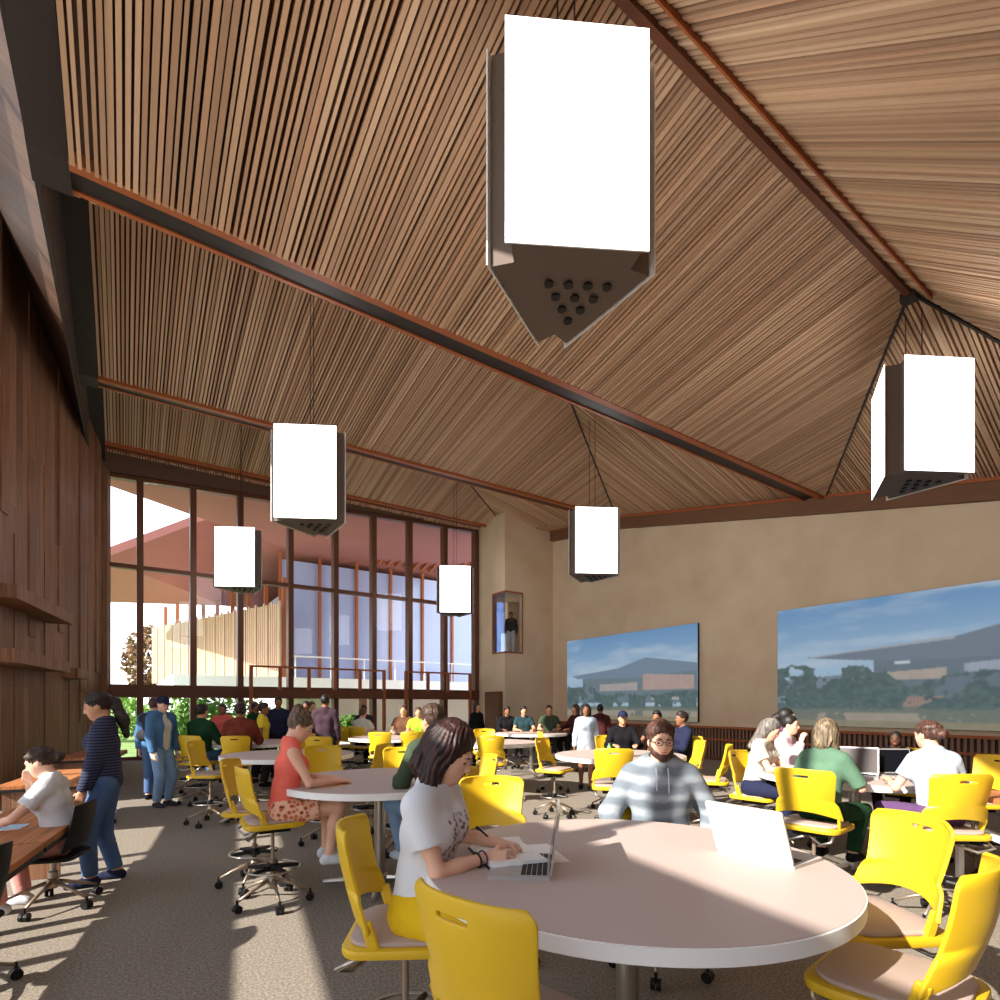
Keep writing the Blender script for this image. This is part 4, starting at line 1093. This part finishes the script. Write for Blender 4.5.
    dn = lambda z: (hp(0, -.05, z), Rh@A(0, 0, -1))
    if hk in ('short', 'cap', 'crop'):
        hsub = [facecut(.104, -.040, (.10, .078, .112)), Prim('e', hp(0, .02, -.10), A(.11, .12, .075)*S, R=Rh)]
        if hk == 'short': hr.append(e(hp(0, .02, .085), (.066, .07, .045), Rh, .03))
        hcut = [dn(-.055)]
    elif hk == 'bob':
        for s in (-1, 1):
            hr.append(c(hp(s*.062, -.03, .0), hp(s*.072, -.015, -.125), .050, .046, .05))
        hr.append(c(hp(0, -.072, .0), hp(0, -.078, -.105), .060, .056, .05)); hr.append(e(hp(0, -.03, .05), (.09, .105, .095), Rh, .03))
    elif hk == 'long':
        for s in (-1, 1): hr.append(c(hp(s*.06, -.03, 0), hp(s*.075, -.02, -.22), .045, .032, .05))
        hr.append(c(hp(0, -.075, 0), hp(0, -.085, -.28), .058, .04, .05))
    elif hk == 'ponytail':
        hsub.append(Prim('e', hp(0, .03, -.10), A(.11, .10, .07)*S, R=Rh))
        hr += [c(hp(0, -.09, .03), hp(0, -.135, .0), .032, .042, .03), c(hp(0, -.135, 0), hp(0, -.145, -.18), .042, .048, .03), c(hp(0, -.145, -.18), hp(0, -.125, -.33), .048, .022, .03)]
    elif hk == 'bun':
        hsub.append(Prim('e', hp(0, .03, -.10), A(.11, .11, .075)*S, R=Rh))
        hr += [e(hp(0, -.130, -.005), (.048, .050, .044), Rh, .03)]
    elif hk == 'topbun':
        hsub.append(Prim('e', hp(0, .03, -.10), A(.11, .11, .075)*S, R=Rh)); hr += [e(hp(0, -.075, .115), (.055, .05, .05), Rh, .03)]
    if vox < .012 and hk != 'cap':
        rg = np.random.default_rng(int(abs(hc[2])*1000)+len(label)); ns = 46 if vox < .009 else 30
        for q in range(ns):
            az = math.pi*(.10+1.80*(q+rg.uniform(-.4, .4))/ns)+math.pi/2          # all round except the brow
            L = dict(bob=-.115, long=-.24).get(hk, -.02)*rg.uniform(.8, 1.1); pts = []
            for po in (.18, .55, .95, 1.35):
                pts.append(np.array([.084*math.sin(po)*math.cos(az), -.016+.101*math.sin(po)*math.sin(az), .030+.103*math.cos(po)])*(1.10 if hk in ('bob', 'long') else 1.02))
            back = hk in ('ponytail', 'bun', 'topbun')
            if back:                                                              # swept to the knot
                e1 = np.array([0, -.105, .03]) if hk != 'topbun' else np.array([0, -.07, .10])
                pts = [pts[3]*.98, (pts[3]*.5+pts[2]*.5), (pts[1]*.5+e1*.5)*1.04, e1]
                if pts[0][1] > .06: pts = pts[1:]
            elif hk in ('bob', 'long'):
                p3 = pts[-1]; wv = rg.uniform(-.012, .012)
                pts += [np.array([p3[0]*1.02+wv, p3[1]-.01, L*.5]), np.array([p3[0]*.98-wv, p3[1]-.012, L])]
                if p3[1] > .035: pts = pts[:3]
            if not back and pts[-1][1] > .05 and hk not in ('bob', 'long'): pts = pts[:3]
            r0 = rg.uniform(.007, .012)
            for a_, b_ in zip(pts[:-1], pts[1:]): hr.append(c(hp(*a_), hp(*b_), r0, r0*.85, .008))
    hme = sdf_mesh('hair', hr, min(vox, .010), subs=hsub, cuts=hcut)
    if vox < .012 and len(hme.vertices):
        n_ = len(hme.vertices); co_ = np.empty(n_*3, np.float32); no_ = np.empty(n_*3, np.float32)
        hme.vertices.foreach_get('co', co_); hme.vertices.foreach_get('normal', no_); co_ = co_.reshape(-1, 3); no_ = no_.reshape(-1, 3)
        q = (co_-hc)@Rh/S; az = np.arctan2(q[:, 0], -q[:, 1]-.02); wv = np.sin(az*26+2.5*np.sin(q[:, 2]*34+az*2)+4*q[:, 2])+.6*np.sin(az*47+q[:, 2]*21)
        hme.vertices.foreach_set('co', (co_+no_*(.0032*wv)[:, None]).astype(np.float32).ravel()); hme.update()
    ho = part('hair', hme, hm)
    if hk == 'cap':
        m = sdf_mesh('cap', [e(hp(0, -.012, .040), (.088, .104, .098), Rh, .02)], min(vox, .010), cuts=[(hp(0, 0, .028), Rh@A(0, 0, -1))])
        co = part('cap', m, cl('navy'))
        me = sdf_mesh('visor', [e(hp(0, .135, .036), (.074, .085, .011), Rh, .01)], min(vox, .007)); me.materials.append(cl('navy'))
        vo = bpy.data.objects.new('visor', me); COL.objects.link(vo); vo.parent = co
    # ---- face details for figures near enough to show them
    if vox < .0131:
        for s in (-1, 1):
            p = hp(s*.031, .0835, .0)
            part('eye', MB().ball(p, .0105*S, 10, (1.25, .7, .62)).mesh('eye', mat('eye_dark', (52, 40, 36), .3), True), mat('eye_dark', (52, 40, 36), .3))
            part('eyebrow', MB().tube([hp(s*.014, .0955, .022), hp(s*.032, .0935, .028), hp(s*.050, .078, .022)], [.003*S, .004*S, .002*S], 6).mesh('eyebrow', None, True), hm)
        part('lips', MB().ball(hp(0, .0915, -.062), .010*S, 10, (2.1, .7, .55)).mesh('lips', None, True), mat('lip_tone', (186, 104, 96), .5))
    J = dict(hp=hp, Rh=Rh, arms=arms, legs=legs, S=S, part=part, c=c, e=e, A=A, neck=neck, shc=shc, chest=chest, pel=pel, up=up, rt=rt, fw=fw, root=root, vox=vox)
    for x in extras: x(J)
    return root
# ---- extras
def beard(col='auburn'):
    def f(J):
        hp, c, e, Rh = J['hp'], J['c'], J['e'], J['Rh']
        m = sdf_mesh('beard', [c(hp(0, .034, -.050), hp(0, .062, -.090), .058, .034, .04), c(hp(-.060, .02, -.02), hp(-.045, .045, -.07), .018, .022), c(hp(.060, .02, -.02), hp(.045, .045, -.07), .018, .022), c(hp(-.026, .090, -.046), hp(.026, .090, -.046), .008, .008, .01)],
                     min(J['vox'], .006), off=.003, subs=[Prim('e', hp(0, .075, -.012), J['A'](.062, .062, .054), R=Rh), Prim('e', hp(0, .098, -.062), J['A'](.022, .02, .010), R=Rh)])
        J['part']('beard', m, HAIRC[col])
    return f
def glasses(J):
    hp = J['hp']; mb = MB()
    for s in (-1, 1):
        mb.tube([hp(s*.033+.024*math.cos(t), .104, .002+.018*math.sin(t)) for t in np.linspace(0, 2*math.pi, 16, endpoint=False)], .0022, 6, close=True)
        mb.tube([hp(s*.057, .102, .006), hp(s*.076, .05, .006), hp(s*.079, -.01, .0)], .0022, 6)
    mb.tube([hp(-.009, .106, .006), hp(.009, .106, .006)], .0022, 6)
    J['part']('glasses', mb.mesh('glasses', None, True), M_black)
def bracelets(n):
    def f(J):
        sh, el, wr, s = J['arms'][n]; d = (wr-el)/np.linalg.norm(wr-el); u = np.cross(d, (0, 0, 1)); u /= np.linalg.norm(u); v = np.cross(d, u)
        for t, col in ((.80, M_black), (.93, mat('purple_band', (92, 74, 110), .6))):
            q = el+(wr-el)*t
            J['part']('bracelet', MB().tube([q+(u*math.cos(a)+v*math.sin(a))*.031 for a in np.linspace(0, 2*math.pi, 18, endpoint=False)], .004, 6, close=True).mesh('bracelet', None, True), col)
    return f
def backpack(J):
    c, up, rt, fw = J['c'], J['up'], J['rt'], J['fw']; q = J['chest']-fw*.19
    m = sdf_mesh('backpack', [c(q-rt*.07+up*.12, q+rt*.07+up*.12, .085), c(q-rt*.09-up*.16, q+rt*.09-up*.16, .10, k=.05), c(q-up*.16-fw*.05, q+up*.05-fw*.05, .08, k=.05)], .015)
    J['part']('backpack', m, cl('charcoal'))
def drawstrings(J):
    hp = J['A']; n, fw, up, rt = J['neck'], J['fw'], J['up'], J['rt']
    for s in (-1, 1):
        a = n+fw*.10+rt*s*.035-up*.03
        J['part']('drawstring', MB().tube([a, a+fw*.03-up*.06, a+fw*.035-up*.2], .004, 6).mesh('drawstring', None, True), cl('white'))
def print_panel(J):
    """grey floral print on the front of the tee: a curved patch hugging the chest"""
    up, rt, fw = J['up'], J['rt'], J['fw']; vs = []; fs = []
    nu, nv = 9, 9
    return
# ---------------- materials for patterned clothing
M_stripe = stripe_mat('navy_striped_knit', (34, 38, 62), (66, 70, 92), 12)
M_tiedye = ramp_mat('washed_grey_stripe', [(112, 121, 130), (132, 141, 150), (154, 162, 170)], 'wave', scale=3.1, rough=.95, dist=4.5, detail=4, pos=(.2, .55, .9), bump=.1)
M_floral = ramp_mat('patterned_shorts', [(64, 40, 36), (214, 120, 90), (234, 190, 160)], 'vor', scale=26, rough=.9, pos=(.1, .35, .6))
def tee_print():
    """white tee with a dark floral square on the chest"""
    m = bpy.data.materials.new('printed_white_tee'); m.use_nodes = True; nt = m.node_tree; b = nt.nodes['Principled BSDF']; b.inputs['Roughness'].default_value = .9; b.inputs['Specular IOR Level'].default_value = .1
    N = nt.nodes.new; L = nt.links.new
    tc = N('ShaderNodeTexCoord'); sp = N('ShaderNodeSeparateXYZ'); L(tc.outputs['Object'], sp.inputs[0])
    def rng_(o, lo, hi):
        a = N('ShaderNodeMath'); a.operation = 'GREATER_THAN'; a.inputs[1].default_value = lo; L(o, a.inputs[0])
        c = N('ShaderNodeMath'); c.operation = 'LESS_THAN'; c.inputs[1].default_value = hi; L(o, c.inputs[0])
        d = N('ShaderNodeMath'); d.operation = 'MULTIPLY'; L(a.outputs[0], d.inputs[0]); L(c.outputs[0], d.inputs[1]); return d.outputs[0]
    x = rng_(sp.outputs['X'], -.10, .10); z = rng_(sp.outputs['Z'], .93, 1.17); y = rng_(sp.outputs['Y'], .06, 1.0)
    m1 = N('ShaderNodeMath'); m1.operation = 'MULTIPLY'; L(x, m1.inputs[0]); L(z, m1.inputs[1])
    m2 = N('ShaderNodeMath'); m2.operation = 'MULTIPLY'; L(m1.outputs[0], m2.inputs[0]); L(y, m2.inputs[1])
    v = N('ShaderNodeTexVoronoi'); v.inputs['Scale'].default_value = 42; L(tc.outputs['Object'], v.inputs['Vector'])
    r = N('ShaderNodeValToRGB'); el = r.color_ramp.elements; el[0].position = .2; el[0].color = (*lin((96, 92, 110)), 1); el[1].position = .55; el[1].color = (*lin((226, 222, 226)), 1); L(v.outputs['Distance'], r.inputs['Fac'])
    mx = N('ShaderNodeMix'); mx.data_type = 'RGBA'; mx.inputs['A'].default_value = (*lin((222, 225, 230)), 1); L(r.outputs['Color'], mx.inputs['B']); L(m2.outputs[0], mx.inputs['Factor'])
    L(mx.outputs['Result'], b.inputs['Base Color'])
    return m
# ---------------- the cast: nearest first
person('woman in printed white tee and yellow trousers writing in a notebook at the nearest table', P(-.33, 2.33), (.95, -.30), 'sit', H=1.62, seat=.70, sex='f', skin='fair', hair=('bob', 'red'),
       top=('tee', tee_print()), bottom=('trousers', 'mustard'), vox=.0065, lean=.12, head=(8, -26), hands={'L': (-.22, .27, 1.005), 'R': (-.05, .27, .985)}, curl=.75,
       elbow={'L': (-.6, -.2, -.7), 'R': (.7, -.3, -.7)}, handrot={'L': ((.25, 1, -.05), (.2, .1, -1)), 'R': ((-.2, 1, .0), (-.9, 0, -.5))}, extras=(bracelets('R'),), shoes='white')
person('bearded man with glasses in washed grey hoodie facing the viewer', P(1.0, 3.42), (-.16, -1), 'sit', H=1.66, seat=.645, skin='fair', hair=('short', 'auburn'), top=('hoodie', M_tiedye), bottom=('trousers', 'charcoal'),
       vox=.0075, lean=-.10, head=(6, -3), hands={'L': (-.27, .10, .76), 'R': (.27, .12, .76)}, elbow={'L': (-.8, -.7, -.3), 'R': (.8, -.7, -.3)}, extras=(beard(), glasses, drawstrings))
person('man in dark green sweater and jeans seen from behind his shoulder', P(-.52, 4.55), (-.60, .80), 'sit', H=1.76, seat=.70, skin='tan', hair=('short', 'brown'), top=('sweater', 'green'), bottom=('trousers', 'ljeans'), vox=.011, lean=.06, head=(10, -8),
       hands={'L': (-.2, .30, .99), 'R': (.16, .30, .99)}, shoes='paleblue')
person('woman in coral sleeveless top and patterned shorts looking down at the table', P(-1.78, 4.52), (.88, .48), 'sit', H=1.70, seat=.70, sex='f', skin='fair', hair=('topbun', 'ash'), top=('sleeveless', 'coral'), bottom=('shorts', M_floral), vox=.010, lean=.12, head=(-12, -28),
       hands={'L': (-.02, .42, .985), 'R': (.14, .40, .985)}, shoes='white', feet={'L': (-.11, .36, .30), 'R': (.13, .34, .30)})
person('standing woman with long ponytail in navy striped sweater and jeans', P(-3.60, 5.03), (-.88, -.40), 'stand', H=1.72, sex='f', skin='tan', hair=('ponytail', 'dark'), top=('sweater', M_stripe), bottom=('trousers', 'jeans'), vox=.0085, head=(8, -18), lean=.03,
       hands={'L': (-.20, .14, .82), 'R': (.20, .14, .84)}, feet={'L': (-.09, .10, 0), 'R': (.10, -.06, 0)}, shoes='navy')
person('seated woman in white tee and pink trousers, chin on her hand at the timber desk', P(-3.56, 4.47), (-.92, -.32), 'sit', H=1.64, seat=.44, sex='f', skin='fair', hair=('bun', 'brown'), top=('tee', 'white'), bottom=('trousers', 'pink'), vox=.0085, lean=.16, head=(4, -22),
       hands={'L': (-.12, .40, .69), 'R': (.07, .245, .985)}, elbow={'R': (.35, .6, -.8), 'L': (-.9, -.1, -.5)}, handrot={'R': ((-.2, .15, 1), (-.4, -.8, 0)), 'L': ((.1, 1, -.05), (0, 0, -1))}, extras=(bracelets('L'),), shoes='white', curl=.7,
       feet={'L': (-.12, .36, 0), 'R': (.12, .30, 0)})
person('standing man in navy cap, blue denim jacket and light jeans', P(-5.42, 8.8), (.95, -.30), 'stand', H=1.74, skin='fair', hair=('cap', 'brown'), top=('jacket', 'denim', 'cream'), bottom=('trousers', 'ljeans'), vox=.012, head=(-8, -12), shoes='charcoal', hands={'R': (.25, .12, .85)})
person('person with dark backpack walking away beyond the man in the cap', P(-5.95, 9.45), (-.2, 1), 'stand', H=1.72, skin='fair', hair=('short', 'auburn'), top=('jacket', 'denim', 'denim'), bottom=('trousers', 'jeans'), vox=.015, extras=(backpack,))
person('woman with dark grey hair in pale tee and navy trousers reading papers', P(2.64, 5.72), (.75, -.66), 'sit', H=1.54, seat=.70, sex='f', skin='fair', hair=('long', 'grey'), top=('tee', 'cream'), bottom=('trousers', 'navy'), vox=.012, lean=.2, head=(0, -30), hands={'L': (-.05, .42, .99), 'R': (.14, .42, .99)})
person('woman in pink shirt with short dark hair holding a hand to her chin', P(3.22, 6.3), (.65, -.75), 'sit', H=1.54, seat=.70, sex='f', skin='fair', hair=('crop', 'black'), top=('long', 'pinkw'), bottom=('trousers', 'charcoal'), vox=.012, lean=.12, head=(5, -5), hands={'R': (.02, .22, 1.20), 'L': (-.1, .33, .99)})
person('woman with ponytail half hidden behind the pink shirted woman', P(3.62, 7.0), (.9, -.4), 'sit', H=1.68, seat=.70, sex='f', skin='tan', hair=('ponytail', 'black'), top=('tee', 'purple'), bottom=('trousers', 'black'), vox=.014)
person('woman with blond grey hair in green top seen from behind', P(2.58, 4.42), (.78, .62), 'sit', H=1.50, seat=.70, sex='f', skin='fair', hair=('bob', 'blond'), top=('elbow', 'sage'), bottom=('trousers', 'dgreen'), vox=.011, lean=.15, head=(0, -5))
person('woman with auburn hair in pale blue tee seen from behind at the laptops', P(3.37, 4.22), (.05, 1), 'sit', H=1.52, seat=.70, sex='f', skin='fair', hair=('bun', 'auburn'), top=('tee', 'paleblue'), bottom=('trousers', 'purple'), vox=.011, lean=.15, head=(15, -8))
person('dark haired child whose head shows above the laptops', P(4.50, 6.25), (-.7, -.7), 'sit', H=1.22, seat=.66, skin='deep', hair=('crop', 'black'), top=('tee', 'black'), bottom=('trousers', 'black'), vox=.013)
person('man with dark hair in navy sweater behind the bearded man', P(2.85, 8.55), (-.9, -.1), 'sit', H=1.60, seat=.68, skin='brown', hair=('short', 'dark'), top=('sweater', 'navy'), bottom=('trousers', 'black'), vox=.014)
person('dark haired sitter mostly hidden behind the bearded man', P(2.75, 9.6), (-.6, -.8), 'sit', H=1.6, seat=.68, skin='brown', hair=('short', 'black'), top=('tee', 'black'), bottom=('trousers', 'black'), vox=.016)
person('sitter with dark cap and dark top at the table behind the bearded man', P(1.95, 8.75), (-.1, -1), 'sit', H=1.56, seat=.70, skin='tan', hair=('cap', 'black'), top=('long', 'black'), bottom=('trousers', 'black'), vox=.014)
person('woman walking in pale blue shirt and white shorts before the left screen', P(1.66, 10.6), (-.1, -1), 'stand', H=1.62, sex='f', skin='brown', hair=('long', 'black'), top=('long', 'paleblue'), bottom=('shorts', 'white'), vox=.014, feet={'L': (-.07, .16, 0), 'R': (.09, -.12, 0)})
person('man in maroon top standing behind the walking woman', P(2.35, 12.9), (.2, 1), 'stand', H=1.62, skin='brown', hair=('crop', 'black'), top=('long', 'maroon'), bottom=('trousers', 'black'), vox=.017)
# back group by the corner pillar
person('sitter in black jacket with white paper, leftmost of the group by the corner pillar', P(.18, 14.1), (.2, -1), 'sit', H=1.7, seat=.70, skin='brown', hair=('short', 'black'), top=('long', 'black'), bottom=('trousers', 'black'), vox=.017)
person('sitter in grey green top, second from the left by the corner pillar', P(.60, 13.95), (.1, -1), 'sit', H=1.7, seat=.70, skin='tan', hair=('short', 'black'), top=('tee', 'teal'), bottom=('trousers', 'charcoal'), vox=.017)
person('sitter in sage green top, third from the left by the corner pillar', P(1.25, 14.0), (-.1, -1), 'sit', H=1.72, seat=.72, skin='tan', hair=('crop', 'brown'), top=('tee', 'green'), bottom=('trousers', 'charcoal'), vox=.017)
person('sitter in dark red top, fourth from the left by the corner pillar', P(1.88, 13.6), (-.8, -.5), 'sit', H=1.72, seat=.74, skin='tan', hair=('long', 'auburn'), top=('long', 'maroon'), bottom=('trousers', 'black'), vox=.017, sex='f')
person('person in dark teal top standing left of the walking woman', P(2.35, 15.2), (-.8, .3), 'stand', H=1.6, skin='brown', hair=('short', 'black'), top=('tee', 'teal'), bottom=('trousers', 'black'), vox=.017)
person('dark haired woman in dark coat standing by the door in the corner volume', P(-.62, 14.6), (.7, -.7), 'stand', H=1.66, sex='f', skin='tan', hair=('long', 'black'), top=('long', 'black'), bottom=('trousers', 'black'), vox=.017)
# left group
person('sitter in dark green sweater with back turned, left of the bright laptop', P(-4.95, 9.1), (.22, 1), 'sit', H=1.76, seat=.72, skin='tan', hair=('short', 'black'), top=('sweater', 'dgreen'), bottom=('trousers', 'jeans'), vox=.013)
person('sitter in red brown sweater with back turned, right of the bright laptop', P(-4.25, 9.0), (-.2, 1), 'sit', H=1.80, seat=.72, skin='brown', hair=('short', 'dark'), top=('sweater', 'rust'), bottom=('trousers', 'black'), vox=.013)
person('sitter in coral shirt facing the room close to the glass wall', P(-6.55, 13.0), (.2, -1), 'sit', H=1.74, seat=.74, skin='brown', hair=('crop', 'black'), top=('tee', 'salmon'), bottom=('trousers', 'black'), vox=.016)
person('person in green top standing behind the one in yellow', P(-5.75, 12.9), (.9, -.2), 'stand', H=1.66, skin='brown', hair=('crop', 'dark'), top=('long', 'dgreen'), bottom=('trousers', 'black'), vox=.017)
person('person standing side on in pale yellow shirt', P(-4.75, 11.0), (.95, .2), 'stand', H=1.64, skin='brown', hair=('short', 'black'), top=('tee', 'yellow'), bottom=('trousers', 'charcoal'), vox=.015)
person('person standing in dark navy top right of the yellow shirt', P(-5.0, 12.4), (.4, -.9), 'stand', H=1.78, skin='brown', hair=('crop', 'dark'), top=('long', 'navy'), bottom=('trousers', 'black'), vox=.016)
person('man standing in dark maroon sweater facing the room, left of a pair', P(-3.98, 11.3), (.1, -1), 'stand', H=1.68, skin='brown', hair=('crop', 'dark'), top=('sweater', 'maroon'), bottom=('trousers', 'black'), vox=.015)
person('tall man standing in plum shirt with back turned, right of a pair', P(-3.5, 11.0), (-.1, 1), 'stand', H=1.80, skin='brown', hair=('short', 'black'), top=('long', 'plum'), bottom=('trousers', 'charcoal'), vox=.015)
person('person half hidden behind the tall man in plum', P(-4.45, 13.0), (.6, -.6), 'stand', H=1.68, skin='tan', hair=('crop', 'auburn'), top=('long', 'plum'), bottom=('trousers', 'black'), vox=.017)
person('sitter in pale top right of the plum shirted man', P(-3.12, 12.45), (.3, .8), 'sit', H=1.66, seat=.68, skin='tan', hair=('crop', 'auburn'), top=('tee', 'cream'), bottom=('trousers', 'black'), vox=.017)
person('dark haired sitter beyond the pale topped one', P(-3.7, 14.95), (.1, -1), 'sit', H=1.72, seat=.72, skin='brown', hair=('short', 'black'), top=('tee', 'charcoal'), bottom=('trousers', 'black'), vox=.018)
person('sitter in brown top between the two guard frames', P(-2.2, 12.6), (-.05, -1), 'sit', H=1.72, seat=.72, skin='tan', hair=('crop', 'auburn'), top=('tee', 'brown'), bottom=('trousers', 'black'), vox=.017)
person('sitter in lime green top beside the green sweater man\'s head', P(-1.85, 12.5), (.1, -1), 'sit', H=1.66, seat=.70, skin='tan', hair=('crop', 'auburn'), top=('tee', 'lime'), bottom=('trousers', 'black'), vox=.017)
person('person in dark clothes standing inside the high corner window', Vector((13.0, 18.25, 3.66)), (-.2, -1), 'stand', H=1.72, skin='brown', hair=('short', 'black'), top=('long', 'black'), bottom=('trousers', 'cream'), vox=.017)

# seats for the far sitters, so that none of them hovers
for X, Y, fx, fy, lb in ((-6.55, 13.0, .2, -1, 'yellow stool under the coral shirted sitter by the glass wall'), (3.62, 7.0, .9, -.4, 'yellow stool under the ponytailed woman behind the pink shirt'), (2.85, 8.55, -.9, -.1, 'yellow stool under the man in navy sweater'),
                         (2.75, 9.6, -.6, -.8, 'yellow stool under the dark haired sitter behind the bearded man'), (.18, 14.1, .2, -1, 'yellow stool under the sitter in black with white paper'), (.60, 13.95, .1, -1, 'yellow stool under the grey green topped sitter'),
                         (1.25, 14.0, -.1, -1, 'yellow stool under the sage green topped sitter'), (1.88, 13.6, -.8, -.5, 'yellow stool under the dark red topped sitter'), (-3.12, 12.45, .3, .8, 'yellow stool under the pale topped sitter'),
                         (-3.7, 14.95, .1, -1, 'yellow stool under the farthest dark haired sitter'), (-2.2, 12.6, -.05, -1, 'yellow stool under the brown topped sitter'), (-1.85, 12.5, .1, -1, 'yellow stool under the lime topped sitter')):
    stool(X, Y, fx, fy, lb)
# ================================================================== LIGHT AND CAMERA
w = bpy.data.worlds.new('sky'); SC.world = w; w.use_nodes = True
nt = w.node_tree; bg = nt.nodes['Background']
tc = nt.nodes.new('ShaderNodeTexCoord'); sp = nt.nodes.new('ShaderNodeSeparateXYZ'); rp = nt.nodes.new('ShaderNodeValToRGB')
nt.links.new(tc.outputs['Generated'], sp.inputs[0]); nt.links.new(sp.outputs['Z'], rp.inputs['Fac'])
el = rp.color_ramp.elements; el[0].position = 0.; el[0].color = (1.0, .97, .93, 1); el[1].position = .8; el[1].color = (.62, .78, 1.0, 1)
nt.links.new(rp.outputs['Color'], bg.inputs['Color']); bg.inputs['Strength'].default_value = 3.1
sun = bpy.data.lights.new('sun', 'SUN'); sun.energy = 12.5; sun.angle = math.radians(.6); sun.color = (1, .90, .76)
so_ = bpy.data.objects.new('sun', sun); COL.objects.link(so_)
d = Vector((1, .07, -.62)); so_.rotation_euler = d.to_track_quat('-Z', 'Y').to_euler()
cam = bpy.data.cameras.new('camera'); co = bpy.data.objects.new('camera', cam); COL.objects.link(co)
co.location = (0, 0, EYE); co.rotation_euler = (math.pi/2, 0, -TH)
cam.sensor_width = 36; cam.lens = 19.8; cam.shift_y = .205; cam.clip_start = .05; cam.clip_end = 400
SC.camera = co
SC.view_settings.view_transform = 'Standard'; SC.view_settings.look = 'None'; SC.view_settings.gamma = 1; SC.view_settings.use_curve_mapping = False
SC.view_settings.exposure = 0.0
SC.cycles.max_bounces = 10; SC.cycles.transparent_max_bounces = 16; SC.cycles.diffuse_bounces = 5; SC.cycles.sample_clamp_indirect = 8; SC.cycles.use_denoising = True
